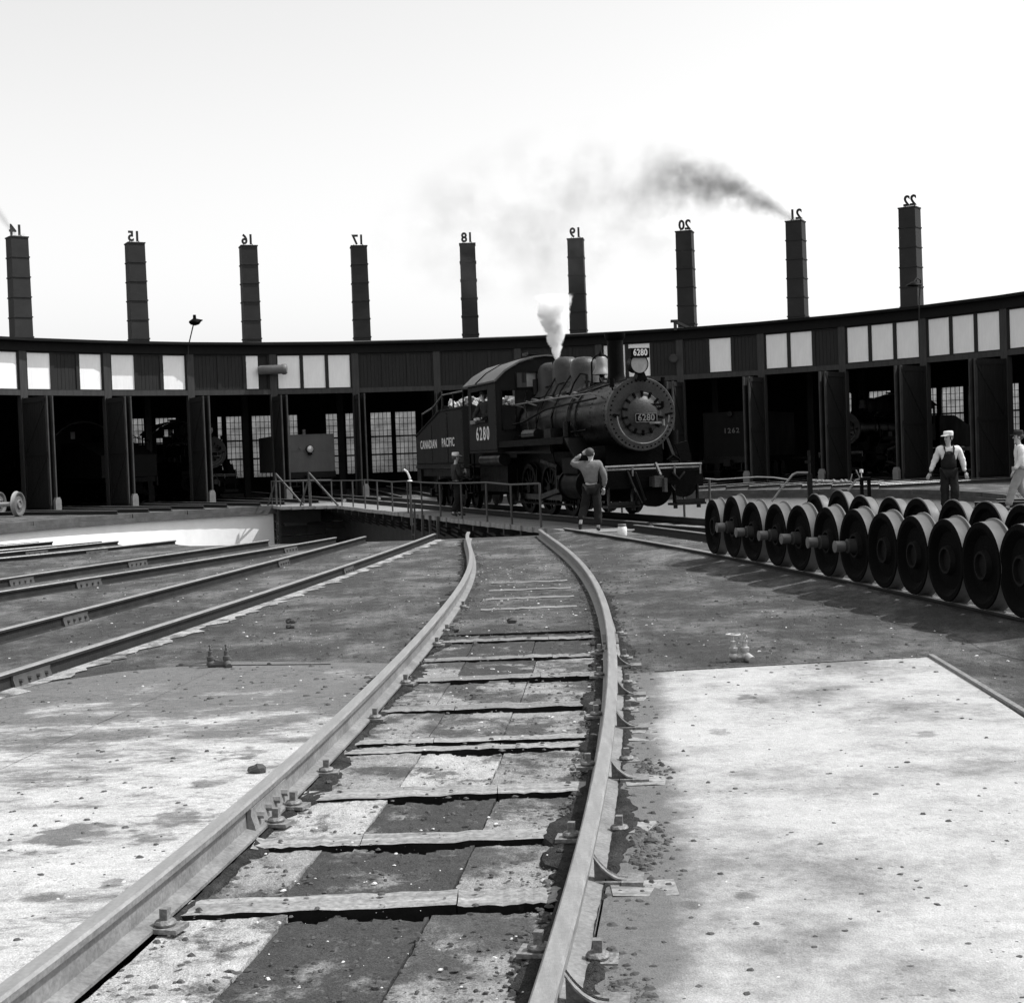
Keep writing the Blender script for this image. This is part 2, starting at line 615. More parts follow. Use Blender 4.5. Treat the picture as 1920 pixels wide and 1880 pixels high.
def xl(y):
    if y < 3.8:
        return float(np.polyval(CL, 3.8)) + (y - 3.8) * float(np.polyval(np.polyder(CL), 3.9))
    return float(np.polyval(CL, y))


def xr(y):
    if y < 3.6:
        return float(np.polyval(CR, 3.6)) + (y - 3.6) * float(np.polyval(np.polyder(CR), 3.7))
    return float(np.polyval(CR, y))


def xw(y):
    return float(np.polyval(CW, y))


# ------------------------------------------------------------------ ground with the pit and the track trench cut out
Y1, Y2 = 1.0, 13.2
trench = []
ys = np.linspace(Y1, Y2, 40)
trench += [(xl(y) - 0.074, y) for y in ys]
trench += [(xr(y) + 0.078, y) for y in ys[::-1]]
NP = 128
pitc = [(P0.x + RPIT * math.sin(2 * PI * k / NP), P0.y + RPIT * math.cos(2 * PI * k / NP)) for k in range(NP)]


def holed_sheet(outer, holes, z, name, m_, kind='structure'):
    loops = [[Vector((x, y, 0)) for x, y in outer]] + [[Vector((x, y, 0)) for x, y in h] for h in holes]
    tris = tessellate_polygon(loops)
    pts = [Vector((p.x, p.y, z)) for l in loops for p in l]
    mb = MB()
    mb.add(pts, [tuple(t) for t in tris])
    me = mb.mesh(name, m_, smooth=False)
    for p in me.polygons:
        if p.normal.z < 0:
            p.flip()
    return link(name, me, kind=kind)


holed_sheet([(-500, -60), (500, -60), (500, 900), (-500, 900)], [pitc, trench], 0.0, 'ground', M_CINDER)

# trench floor and walls under the foreground track
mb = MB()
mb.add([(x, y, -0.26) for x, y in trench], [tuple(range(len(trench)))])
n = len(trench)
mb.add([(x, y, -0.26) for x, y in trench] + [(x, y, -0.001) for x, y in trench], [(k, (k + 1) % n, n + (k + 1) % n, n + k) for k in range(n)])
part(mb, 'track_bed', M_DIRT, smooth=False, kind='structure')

# turntable pit
mb = MB()
mb.lathe([(RPIT - 0.12, -0.32), (RPIT - 0.12, -2.5)], P0, 'Z', NP, 0)
part(mb, 'pit_wall', M_PIT, kind='structure')
mb = MB()
mb.lathe([(RPIT - 0.1, -2.5), (0.01, -2.55)], P0, 'Z', NP)
part(mb, 'pit_floor', M_PITF, kind='structure')
cope = thing('pit_coping', 'dark timber coping round the rim of the turntable pit', 'coping', P0)
mbc = MB()
wdt = 2 * PI * (RPIT - 0.05) / 40
mbc.box((0, 0, 0), (wdt - 0.05, 0.30, 0.16), mi=0)
cme = mbc.mesh('coping_beam', M_COPE, smooth=False)
for k in range(40):
    t = 2 * PI * (k + .5) / 40
    jx = rnd.uniform(-0.03, 0.03)
    link('coping_beam', cme, cope, ((RPIT - 0.10 + jx) * math.sin(t), (RPIT - 0.10 + jx) * math.cos(t), -0.082 + rnd.uniform(-0.015, 0.0)), (0, 0, -t))
mb = MB()      # the ledge under the coping beams
mb.lathe([(RPIT + 0.05, -0.17), (RPIT - 0.3, -0.17), (RPIT - 0.3, -0.33), (RPIT - 0.1, -0.33)], (0, 0, 0), 'Z', NP)
part(mb, 'coping_ledge', M_COPE, cope)

# left concrete apron and right concrete slab (raised, edged)
ap = [(-9.5, 0.8)] + [(xl(y) - 0.076, y) for y in np.linspace(0.8, 11.4, 24)] + [(-2.35, 11.9), (-3.2, 11.5), (-4.3, 10.3), (-6.5, 9.0), (-9.5, 8.5)]
holed_sheet(ap, [], 0.006, 'concrete_apron', M_APRON)
sp = [(xr(y) + 0.08, y) for y in np.linspace(0.8, 10.42, 24)] + [(3.09, 10.72), (2.55, 3.9), (2.5, 0.8)]
mb = MB()
mb.add([(x, y, 0.008) for x, y in sp], [tuple(range(len(sp)))])
part(mb, 'concrete_slab', M_SLAB, smooth=False, kind='structure')
# the slab runs to the steel edge strip on its right and ends in a thin lip at the back
q = [at(1745, 1233), at(1920, 1340)]
ex = q[0] + (q[1] - q[0]) * 4.2
mb = MB()
sp2 = [(3.09, 10.72), (q[0].x, q[0].y), (ex.x, ex.y), (2.5, ex.y)]
mb2 = MB()
mb2.add([(2.54, 0.9, 0.008), (3.06, 10.715, 0.008), (q[0].x + .04, q[0].y - .01, 0.008), (ex.x, ex.y, 0.008)], [(0, 3, 2, 1)])
es = thing('slab_edge_strip', 'steel edging strip along the right side of the pale concrete slab', 'edging')
mb = MB()
mb.bar((q[0].x, q[0].y, 0.012), (ex.x, ex.y, 0.012), 0.035, 0.035)
part(mb, 'side_strip', M_CLIP, es, smooth=False)
mb = MB()
mb.bar((1.0, 10.50, 0.008), (q[0].x, q[0].y + 0.01, 0.010), 0.012, 0.012)
part(mb, 'back_strip', M_CLIP, es, smooth=False)

# ------------------------------------------------------------------ rails
RP = [(-0.070, 0.0), (0.070, 0.0), (0.070, 0.012), (0.012, 0.028), (0.009, 0.105), (0.034, 0.118), (0.035, 0.140), (0.027, 0.150), (-0.027, 0.150), (-0.035, 0.140), (-0.034, 0.118), (-0.009, 0.105), (-0.012, 0.028), (-0.070, 0.012)]
RMI = [1, 1, 1, 1, 1, 1, 0, 0, 0, 1, 1, 1, 1, 1]


def rail(parent, path, side=M_RAILB, top=M_RAILTOP, z=0.0):
    mb_ = MB()
    mb_.sweep([(p[0], p[1], z) for p in path], RP, RMI)
    return part(mb_, 'rail', [top, side], parent, ang=28)


def joint_bar(parent, p, tang, side, me=[None], old=False):
    """fishplate with four bolts beside a rail web"""
    if me[0] is None:
        b = MB()
        b.prism([(0.012, 0.022), (0.050, 0.018), (0.045, 0.04), (0.030, 0.085), (0.034, 0.112), (0.012, 0.112)], -0.30, 0.30, 'XZ')
        for t in (-0.21, -0.07, 0.07, 0.21):
            b.cyl((0.03, t, 0.065), (0.066, t, 0.065), 0.017, n=6)
        me[0] = b.mesh('joint_bar', M_RAILB, ang=30)
        m2_ = me[0].copy()
        m2_.materials.clear()
        m2_.materials.append(M_JOINT)
        me.append(m2_)
    a = math.atan2(tang[1], tang[0]) - PI / 2
    o = link('joint_bar', me[0] if parent is ft else me[1], parent, (p[0], p[1], p[2] if len(p) > 2 else 0), (0, 0, a if side > 0 else a + PI))
    return o


def bolt_mesh():
    b = MB()
    b.box((0.01, 0, 0.006), (0.11, 0.10, 0.016), mi=0)
    b.lathe([(0.0, 0.016), (0.036, 0.016), (0.040, 0.024), (0.035, 0.032), (0.02, 0.036), (0.0, 0.036)], (0, 0, 0), 'Z', 14)
    b.box((0, 0, 0.054), (0.030, 0.030, 0.042))
    return b.mesh('rail_clip', M_CLIP, ang=30)


CLIP = bolt_mesh()


def brace_mesh():
    """cast rail brace: curved web running down from under the rail head to a toe"""
    b = MB()
    N = 8
    prof = []
    for i in range(N + 1):
        t = i / N
        prof.append((0.035 + 0.20 * t, 0.022 + 0.085 * (1 - t) ** 2.2))
    lo = [(x, 0.016) for x, z in prof]
    poly = prof + lo[::-1]
    b.prism(poly, -0.012, 0.012, 'XZ')
    b.prism([(x, z + 0.0) for x, z in prof] + [(x, z - 0.008) for x, z in prof[::-1]], -0.035, 0.012, 'XZ')
    b.box((0.15, 0, 0.010), (0.22, 0.10, 0.016))
    b.box((0.265, 0.0, 0.006), (0.13, 0.13, 0.03))
    b.v = [(0.03 + (v[0] - 0.03) * 0.62, v[1], v[2]) for v in b.v]
    return b.mesh('rail_brace', [M_CLIP], ang=40)


BRACE = brace_mesh()

ft = thing('foreground_track', 'curving railway track in the foreground leading from the camera to the turntable pit', 'railway track')
ylist = list(np.concatenate([np.arange(1.5, 6, 0.35), np.arange(6, 29.2, 0.6), [29.2]]))
rail(ft, [(xl(y), y) for y in ylist])
rail(ft, [(xr(y), y) for y in ylist])


def tan_(fx, y):
    d = Vector((fx(y + 0.1) - fx(y - 0.1), 0.2, 0)).normalized()
    return d


joint_bar(ft, (xl(6.55), 6.55), tan_(xl, 6.55), 1)
joint_bar(ft, (xr(12.0), 12.0), tan_(xr, 12.0), 1)
joint_bar(ft, (xr(12.0), 12.0), tan_(xr, 12.0), -1)


def clip_on(fx, y, side, rot=0.0):
    t = tan_(fx, y)
    r = Vector((t.y, -t.x, 0))
    p = Vector((fx(y), y, 0)) + r * side * 0.098
    link('rail_clip', CLIP, ft, (p.x, p.y, 0.0), (0, 0, math.atan2(-r.y * side, -r.x * side) + PI + rot))


for px, py in ((290, 1740), (500, 1545), (553, 1512), (603, 1450), (690, 1350), (765, 1283), (828, 1210), (850, 1185), (862, 1140)):
    clip_on(xl, at(px, py).y, 1, rnd.uniform(-.2, .2))
for px, py in ((1156, 1560), (1150, 1800), (1172, 1428), (1172, 1335), (1170, 1283), (1170, 1235), (1165, 1190)):
    clip_on(xr, at(px, py).y, 1, rnd.uniform(-.2, .2))
for px, py in ((1064, 1575), (1093, 1440), (1105, 1345), (1113, 1270), (1120, 1225), (1000, 1790)):
    clip_on(xr, at(px, py).y, -1, rnd.uniform(-.2, .2))
for py in (1885, 1655, 1465, 1368, 1307, 1252):
    y = at(1150, py).y
    t = tan_(xr, y)
    r = Vector((t.y, -t.x, 0))
    link('rail_brace', BRACE, ft, (xr(y), y, 0.004), (0, 0, math.atan2(r.y, r.x)))

# ties and infill between the rails
TY = [at(800, y).y for y in (1880, 1668, 1556, 1473, 1396, 1380, 1321, 1268, 1233, 1200, 1172)]
WID = [0.20, 0.19, 0.17, 0.2, 0.12, 0.14, 0.2, 0.2, 0.18, 0.2, 0.2]
TY = [y - .1 for y in TY]
TY = [2.4, 3.3] + TY
WID = [0.2, 0.2] + WID


def wob_box(x0, x1, y0, y1, z0, z1, seed, amp=0.012, nx=14, slope=0.0):
    """weathered timber: a box with wavering edges, split along its length"""
    r_ = random.Random(seed)
    b = MB()
    Pt = []
    a0 = a1 = 0
    for i in range(nx + 1):
        x = x0 + (x1 - x0) * i / nx
        a0 = 0.7 * a0 + r_.uniform(-amp, amp)
        a1 = 0.7 * a1 + r_.uniform(-amp, amp)
        zz = r_.uniform(-0.004, 0.004)
        s_ = slope * (x - x0)
        Pt += [(x, y0 + a0 + s_, z0), (x, y0 + a0 + s_, z1 + zz), (x, y1 + a1 + s_, z1 + zz + r_.uniform(-.003, .003)), (x, y1 + a1 + s_, z0)]
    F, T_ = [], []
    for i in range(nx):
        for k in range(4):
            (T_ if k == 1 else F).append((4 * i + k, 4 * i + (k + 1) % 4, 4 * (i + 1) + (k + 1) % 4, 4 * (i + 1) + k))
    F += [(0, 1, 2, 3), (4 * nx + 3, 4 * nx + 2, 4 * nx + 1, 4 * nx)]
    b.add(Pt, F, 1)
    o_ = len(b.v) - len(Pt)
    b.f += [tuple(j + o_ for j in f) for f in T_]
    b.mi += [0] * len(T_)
    return b


for i, y in enumerate(TY):
    wd = WID[i]
    m_ = M_TIE if y < 8.5 else M_TIEF
    xa, xb = xl(y) + 0.078, xr(y) - 0.078
    cut = xa + (xb - xa) * rnd.choice((0.33, 0.68, 0.72))
    b = wob_box(xa, cut, y - wd / 2, y + wd / 2, -0.2, -0.004, i * 3 + 1, 0.005, slope=0.01)
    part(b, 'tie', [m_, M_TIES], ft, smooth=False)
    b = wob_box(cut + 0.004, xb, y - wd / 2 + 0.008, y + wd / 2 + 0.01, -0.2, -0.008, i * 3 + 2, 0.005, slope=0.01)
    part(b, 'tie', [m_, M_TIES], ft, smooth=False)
    if 2 < i < 9:
        b = wob_box(xr(y) + 0.10, xr(y) + 0.10 + 0.30 - 0.02 * i, y - wd / 2, y + wd / 2, -0.05, 0.010, i * 3 + 77, 0.004, 3)
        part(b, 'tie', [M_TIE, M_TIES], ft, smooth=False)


from mathutils import noise as mnoise


def infill(fx0, fx1, ya, yb, hollow, zb, seed):
    """worn concrete or packed dirt between two ties: a lumpy surface with a broken hollow against the next tie"""
    nx_ = 34 if yb < 9 else 16
    ny_ = 22 if yb < 9 else 8
    b = MB()
    Pt = []
    for j in range(ny_ + 1):
        v_ = j / ny_
        if hollow > 0:
            v_ = v_ ** 0.7
        y = ya + (yb - ya) * v_
        for i in range(nx_ + 1):
            x = fx0(y) + (fx1(y) - fx0(y)) * i / nx_
            h = zb + 0.010 * mnoise.noise((x * 3.1, y * 3.1, seed)) + 0.007 * mnoise.noise((x * 13, y * 13, seed)) + 0.004 * mnoise.noise((x * 41, y * 41, seed))
            if hollow > 0:
                t_ = hollow * (0.45 + 1.2 * mnoise.noise((x * 3.3, seed, 0)) + 0.8 * mnoise.noise((x * 11, seed, 3)) + .35 * mnoise.noise((x * 37, seed, 5)))
                if yb - y < t_:
                    h = -0.24
            Pt.append((x, y, h))
    o = (nx_ + 1)
    b.add(Pt, [(j * o + i, j * o + i + 1, (j + 1) * o + i + 1, (j + 1) * o + i) for j in range(ny_) for i in range(nx_)])
    rim = [i for i in range(o)] + [j * o + nx_ for j in range(1, ny_ + 1)] + [ny_ * o + i for i in range(nx_ - 1, -1, -1)] + [j * o for j in range(ny_ - 1, 0, -1)]
    n_ = len(rim)
    P1 = [Pt[i] for i in rim]
    b.add(P1 + [(p[0], p[1], -0.258) for p in P1], [(k, (k + 1) % n_, n_ + (k + 1) % n_, n_ + k) for k in range(n_)])
    return b


pat = {0: 'LDD', 1: 'LDD', 2: 'LDM', 3: 'MDM', 4: 'LDM', 5: 'MLM', 6: 'MMM', 7: 'MMM', 8: 'MMM', 9: 'MDM', 10: 'DDD', 11: 'DDD'}
MM = {'L': M_INF_L, 'M': M_INF_M, 'D': M_INF_D}
for i in range(len(TY) - 1):
    ya, yb = TY[i] + WID[i] / 2 + 0.010, TY[i + 1] - WID[i + 1] / 2 - 0.008
    if yb - ya < 0.05:
        continue
    pt = pat.get(i, 'DDD')
    f = [0.0, rnd.uniform(.22, .34), rnd.uniform(.60, .70), 1.0]
    for k in range(3):
        def X(fr):
            return lambda y: xl(y) + 0.078 + (xr(y) - xl(y) - 0.156) * fr
        hol = (0.0 if k == 0 else 0.075 if k == 1 else 0.03) if TY[i] < 9.5 else 0.0
        e_ = 0.0035
        mbx = infill(lambda y, fr=f[k]: X(fr)(y) + e_, lambda y, fr=f[k + 1]: X(fr)(y) - e_, ya, yb, hol, -0.016 - 0.005 * k, i * 10 + k)
        part(mbx, 'infill_slab', MM[pt[k]], ft, smooth=True, ang=60)
# dark dirt heaped along the outside of the right rail and the inside of both
def dirt_band(fx, side, y0_, y1_, wmin, wmax, zb, hmax, seed, off=0.07):
    b = MB()
    n_ = int((y1_ - y0_) / 0.045)
    m_ = 9
    Pt = []
    for j in range(n_ + 1):
        y = y0_ + (y1_ - y0_) * j / n_
        w_ = wmin + (wmax - wmin) * max(0, 0.5 + 1.3 * mnoise.noise((y * 0.9, seed, 1)) + 0.6 * mnoise.noise((y * 4.1, seed, 2)) + 0.5 * mnoise.noise((y * 15.0, seed, 4)) + 0.3 * mnoise.noise((y * 37.0, seed, 6)))
        for i in range(m_ + 1):
            t_ = i / m_
            x = fx(y) + side * (off + w_ * t_)
            h = zb + hmax * math.sin(PI * min(1, t_ * .9 + .12)) * (0.5 + 0.8 * mnoise.noise((x * 9, y * 9, seed))) + 0.008 * mnoise.noise((x * 40, y * 40, seed))
            if i == m_:
                h = zb - 0.03
            Pt.append((x, y, h))
    o = m_ + 1
    b.add(Pt, [(j * o + i, j * o + i + 1, (j + 1) * o + i + 1, (j + 1) * o + i) for j in range(n_) for i in range(m_)])
    part(b, 'heaped_dirt', M_HEAP, ft, smooth=True, ang=50, kind='stuff')


M_HEAP = ground_mat('heaped_cinders', 0.022, 0.07, 0.55, 0.2, 5.0, 0.8, bump=1.0)
dirt_band(xr, 1, 1.5, 22.0, 0.0, 0.10, 0.010, 0.022, 3)
dirt_band(xr, -1, 1.5, 28.0, 0.03, 0.13, -0.010, 0.020, 7)
dirt_band(xl, 1, 5.0, 26.0, 0.0, 0.13, -0.010, 0.020, 11)
dirt_band(xl, -1, 9.0, 28.0, 0.0, 0.14, 0.002, 0.025, 15)
# beyond the trench: ties lie flush in packed cinders
for k, y in enumerate([at(800, v).y for v in (1147, 1128, 1112, 1098)]):
    b = wob_box(xl(y) + 0.3, xr(y) - 0.25, y - 0.09, y + 0.09, -0.1, 0.006, 200 + k, slope=0.02)
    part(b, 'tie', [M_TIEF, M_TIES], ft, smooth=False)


# ------------------------------------------------------------------ neighbouring tracks
def line_pts(a, b, n_=12):
    return [(a[0] + (b[0] - a[0]) * i / n_, a[1] + (b[1] - a[1]) * i / n_) for i in range(n_ + 1)]


def poly_path(pts, n_=24):
    """smooth path through world points given as (x, y), parametrised by y"""
    ys_ = [p[1] for p in pts]
    c = np.polyfit(ys_, [p[0] for p in pts], min(2, len(pts) - 1))
    return [(float(np.polyval(c, y)), float(y)) for y in np.linspace(min(ys_), max(ys_), n_)]


ZY = 0.135       # rail-top height of the tracks half buried in cinders


def plan(px):
    return [tuple(at(x, y, ZY)[:2]) for x, y in px]


def bank(parent, path, side, w_=0.45, h_=0.085, z=0.0):
    """cinders heaped along the foot of a rail"""
    r_ = random.Random(int(abs(path[0][0] * 1000)) + side)
    b_ = MB()
    Pt = []
    n_ = len(path)
    for i, p in enumerate(path):
        d = Vector((path[min(i + 1, n_ - 1)][0] - path[max(i - 1, 0)][0], path[min(i + 1, n_ - 1)][1] - path[max(i - 1, 0)][1], 0)).normalized()
        r = Vector((d.y, -d.x, 0)) * side
        c = Vector((p[0], p[1], 0))
        h = h_ + r_.uniform(-.012, .012)
        Pt += [c + r * .012 + Vector((0, 0, z + h)), c + r * (.10 + r_.uniform(0, .05)) + Vector((0, 0, z + h * .75)), c + r * (w_ + r_.uniform(-.1, .1)) + Vector((0, 0, 0.003))]
    F = []
    for i in range(n_ - 1):
        for k in range(2):
            F.append((3 * i + k, 3 * i + k + 1, 3 * i + k + 4, 3 * i + k + 3))
    b_.add(Pt, F)
    return part(b_, 'cinder_bank', M_CINDER, parent, smooth=False, kind='stuff')


A_ = [(-1.58, 28.95), (-2.41, 21.09), (-3.23, 14.68), (-3.54, 12.19), (-3.85, 10.67), (-4.3, 8.6)]
B_ = [(-2.99, 28.9), (-3.64, 23.12), (-4.7, 15.67), (-4.92, 13.67), (-5.7, 9.6)]
C_ = [(-3.62, 28.92), (-4.36, 25.43), (-6.14, 20.07), (-6.48, 18.26)]
D_ = [(-4.93, 28.8), (-6.19, 24.46), (-7.37, 20.61), (-8.6, 17.0)]
A_ = plan([(815, 1000), (656, 1056), (375, 1147), (187, 1208), (0, 1260)]) + [(-4.2, 8.4)]
B_ = plan([(683, 1005), (539, 1044), (159, 1138), (0, 1180)]) + [(-5.6, 9.4)]
C_ = plan([(625, 1007), (501, 1030), (140, 1084), (9, 1108)])
D_ = plan([(501, 1012), (281, 1044), (0, 1084)]) + [(-8.4, 17.0)]
t1 = thing('yard_track', 'second track from the foreground, first one left of the curving track', 'railway track', group='tracks left of the curving track')
pA, pB = poly_path(A_), poly_path(B_)
for q_ in (pA, pB):
    rail(t1, q_, M_RAILD, z=ZY - 0.15)
bank(t1, pB, -1, z=-.02)
bank(t1, pA, -1, z=-.02)
for pth, yy in ((pA, 21.1), (pA, 11.2), (pB, 23.1), (pB, 15.2)):
    j = min(range(1, len(pth)), key=lambda i: abs(pth[i][1] - yy))
    tg = (pth[j][0] - pth[j - 1][0], pth[j][1] - pth[j - 1][1])
    joint_bar(t1, (*pth[j], ZY - .15), tg, 1)
b = MB()      # pale strip of spilt lime along the foot of the rail
Pl = []
nl = 160
pAd = poly_path(A_, nl)
for i, (x, y) in enumerate(pAd):
    wv = 0.12 + 0.05 * math.sin(i * .9) + 0.04 * math.sin(i * 2.3 + 1) + rnd.uniform(-.03, .03)
    Pl += [(x + 0.03, y, 0.012), (x + 0.072 + wv, y, 0.009)]
b.add(Pl, [(2 * i, 2 * i + 1, 2 * i + 3, 2 * i + 2) for i in range(nl - 1)])
part(b, 'spilt_lime', ground_mat('lime', 0.10, 0.40, 0.47, 0.10, 2.5, 0.5), t1, smooth=False, kind='stuff')
t2 = thing('yard_track', 'track left of the pit whose near rail stops short in the cinders', 'railway track', group='tracks left of the curving track')
pC, pD = poly_path(C_), poly_path(D_)
for q_ in (pC, pD):
    rail(t2, q_, M_RAILD, z=ZY - 0.15)
    bank(t2, q_, -1, z=-.03)
for pth, yy in ((pC, 20.5), (pC, 26.8), (pD, 24.4), (pD, 21)):
    j = min(range(1, len(pth)), key=lambda i: abs(pth[i][1] - yy))
    tg = (pth[j][0] - pth[j - 1][0], pth[j][1] - pth[j - 1][1])
    joint_bar(t2, (*pth[j], ZY - .15), tg, 1)
lab = ['track with rails crossing the left edge just above the track with the cut-off rail', 'track third farthest on the left edge, its rails ending over the white pit wall', 'track second farthest on the left edge in front of the white pit wall', 'farthest track at the left edge, partly seen before the white pit wall']
for k, c in enumerate((-158.0, -151.2, -144.4, -137.5)):
    t = thing('yard_track', lab[k], 'railway track', group='tracks left of the curving track')
    for s_ in (-0.75, 0.75):
        # the tracks fan out from the turntable and bend towards the near side
        off = math.degrees(s_ / RPIT)
        p0 = pol(c - off + 1, RPIT - 0.05)
        dirn = (pol(c, RPIT + 9) - pol(c, RPIT))
        pr_ = [(p0.x, p0.y)]
        for i in range(1, 14):
            u_ = i / 13
            b_ = R(-9 * u_)
            v = Matrix.Rotation(b_, 3, 'Z') @ dirn
            pr_.append((p0.x + v.x * u_ * 1.2, p0.y + v.y * u_ * 1.2))
        rail(t, pr_, M_RAILD, z=ZY - .15)
        bank(t, pr_, -1, z=-.03)
        joint_bar(t, (*pr_[3 + k % 2], ZY - .15), (pr_[4][0] - pr_[3][0], pr_[4][1] - pr_[3][1]), -1)

tw = thing('storage_track', 'track on the right that carries the long row of loose wheelsets', 'railway track')
yw = list(np.linspace(6.5, 29.3, 40))
rail(tw, [(xw(y), y) for y in yw], M_RAILD)
far = []
for y in yw:
    t = tan_(xw, y)
    far.append((xw(y) + t.y * 1.5, y - t.x * 1.5))
rail(tw, far, M_RAILD)
bank(tw, [(xw(y), y) for y in yw], -1, 0.6, 0.095)
bank(tw, [(xw(y), y) for y in yw], 1, 0.4, 0.08)
joint_bar(tw, (xw(22.2), 22.2), tan_(xw, 22.2), -1)
joint_bar(tw, (xw(15.4), 15.4), tan_(xw, 15.4), -1)

# ------------------------------------------------------------------ loose wheelsets
WR = 0.385


def wheel_mesh():
    b = MB()
    # profile along X: outer face at x=0, flange at the inner side x=0.15
    pr_ = [(0.0, 0.035), (0.10, 0.035), (0.105, 0.0), (0.125, 0.0), (0.14, 0.045), (0.27, 0.055), (0.315, 0.012), (0.335, 0.0), (WR - 0.008, 0.0), (WR, 0.010),
           (WR + 0.004, 0.105), (WR + 0.012, 0.118), (WR + 0.030, 0.128), (WR + 0.030, 0.142), (WR + 0.018, 0.150), (0.33, 0.150), (0.30, 0.110), (0.14, 0.10), (0.12, 0.150), (0.0, 0.150)]
    mi = [2, 2, 2, 2, 0, 0, 0, 0, 0, 1, 1, 1, 1, 1, 0, 0, 0, 0, 0]
    b.lathe(pr_, (0, 0, 0), 'X', 48, mis=mi)
    return b.mesh('wheel', [M_WHEEL, M_TREAD, M_HUB], ang=30)


WME = wheel_mesh()
b = MB()
b.lathe([(0.0, 0.1), (0.075, 0.1), (0.07, 0.75), (0.075, 1.4), (0.0, 1.4)], (0, 0, 0), 'X', 16)
AXME = b.mesh('axle', [M_AXLED])
b = MB()
b.lathe([(0.0, 0.0), (0.075, 0.0), (0.075, -0.10), (0.058, -0.11), (0.056, -0.135), (0.058, -0.235), (0.064, -0.24), (0.0, -0.25)], (0, 0, 0), 'X', 18, mis=[1, 1, 1, 1, 0, 0, 0])
JME = b.mesh('journal', [M_AXLE, M_AXLED], ang=30)
WX = [(1347, 20.35), (1384, 19.5), (1421, 18.71), (1466, 17.82), (1510, 17.02), (1562, 16.14), (1615, 15.33), (1669, 14.58), (1725, 13.86), (1788, 13.13), (1856, 12.42), (1930, 11.72)]
ordn = ['farthest wheelset of the row, next to the turntable pit', 'second wheelset from the pit end of the row, its wheel standing a little taller', 'third wheelset from the pit end of the row, with a journal stub', 'fourth wheelset from the pit end of the row, with a journal stub',
        'fifth wheelset from the pit end, left of the standing pipe post', 'sixth wheelset from the pit end of the row, with a journal stub', 'seventh wheelset from the pit end, the last one with a journal stub', 'first wheelset without a journal stub, eighth from the pit end',
        'fourth wheelset from the right edge, without a journal stub', 'third wheelset from the right edge, with a pale patch on its hub', 'second wheelset from the right edge, its hub ring showing', 'nearest wheelset, cut off by the right edge of the photo']
for k, (px, y) in enumerate(WX):
    t = tan_(xw, y)
    rr = Vector((t.y, -t.x, 0))
    sc = 1.08 if k == 1 else 1.0 + rnd.uniform(-0.018, 0.012)
    rr = Matrix.Rotation(R(rnd.uniform(-1.6, 1.6)), 3, 'Z') @ rr
    o = thing('wheelset', 'rusty ' + ordn[k], 'wheelset', (xw(y) - rr.x * 0.09, y - rr.y * 0.09, 0.15 + (WR + 0.002) * sc), math.atan2(rr.y, rr.x), 'loose wheelsets stored on the track')
    spin = rnd.uniform(0, 6)
    link('wheel', WME, o, (0, 0, 0), (spin, 0, 0))
    link('wheel', WME, o, (1.66, 0, 0), (spin, 0, PI))
    link('axle', AXME, o)
    if 0 < k < 7:
        link('journal', JME, o, (0.03, 0, 0))
        link('journal', JME, o, (1.63, 0, 0), (0, 0, PI))
    else:
        pass
    o.scale = (1, sc, sc)


# ------------------------------------------------------------------ turntable bridge
THB = R(17.5)
bd = thing('turntable_bridge', 'long timber decked turntable bridge carrying the locomotive across the pit', 'turntable', P0, THB)
plank = MB()
plank.box((0, 0, -0.06), (1, 0.40, 0.12))
PLM = plank.mesh('deck_plank', M_DECK, smooth=False)
ny = int(32.8 / 0.43)
for k in range(ny):
    y = -16.3 + 0.43 * (k + .5)
    left = 2.1
    if y > 11.5:
        left = 2.1 + min(1.9, (y - 11.5) * 0.9)
    o = link('deck_plank', PLM, bd, ((1.5 - left) / 2 + rnd.uniform(-0.03, 0.03), y, 0.008 + rnd.uniform(-0.006, 0.004)), (0, 0, 0))
    o.scale = (left + 1.5, 1, 1)
for s_ in (-0.75, 0.75):
    rail(bd, [(s_, -16.45 + 32.9 * i / 10) for i in range(11)], M_RAILD, z=0.016)
b = MB()
for s_ in (-0.95, 0.95):
    for k in range(11):
        pass
for s_ in (-0.95, 0.95):
    g_ = MB()
    prof = [(-16.2, -0.12), (16.2, -0.12), (16.2, -1.0), (14, -1.75), (-14, -1.75), (-16.2, -1.0)]
    g_.prism(prof, s_ - 0.02, s_ + 0.02, 'YZ')
    g_.box((s_, 0, -1.77), (0.32, 28, 0.04))
    g_.box((s_, 0, -0.145), (0.32, 32.3, 0.04))
    for k in range(25):
        yy = -15.6 + 1.3 * k
        g_.box((s_ - math.copysign(0.08, s_) * -1, yy, -0.42), (0.12, 0.06, 0.5))
    part(g_, 'girder', M_GIRD, bd, smooth=False)
g_ = MB()
g_.bar((-0.95, 0, -0.2), (-2.02, 0, -0.2), 0.12, 0.16)
g_.bar((-0.95, 0, -0.75), (-1.9, 0, -0.25), 0.05, 0.05)
OUT = g_.mesh('outrigger', M_GIRD, smooth=False)
for k in range(24):
    link('outrigger', OUT, bd, (0, -15.8 + 1.38 * k, 0))
for yy in (-15.9, 15.9):
    g_ = MB()
    g_.box((0, yy, -1.3), (3.6, 0.5, 0.5))
    for s_ in (-1.4, 1.4):
        g_.cyl((s_, yy - .12, -2.05), (s_, yy + .12, -2.05), 0.42, n=20)
    part(g_, 'end_truck', M_GIRD, bd)
g_ = MB()
g_.cyl((0, 0, -2.5), (0, 0, -1.7), 0.8, 0.5)
part(g_, 'centre_pivot', M_GIRD, bd)
ab = MB()
for k in range(7):
    t_ = math.radians(-17.5 + (k - 2.7) * 4.2)
    rr_ = RPIT - 0.35
    for c_ in range(4):
        ab.box((P0.x + rr_ * math.sin(t_), P0.y + rr_ * math.cos(t_), -0.5 - 0.52 * c_), (1.16, 0.4, 0.48), -t_)
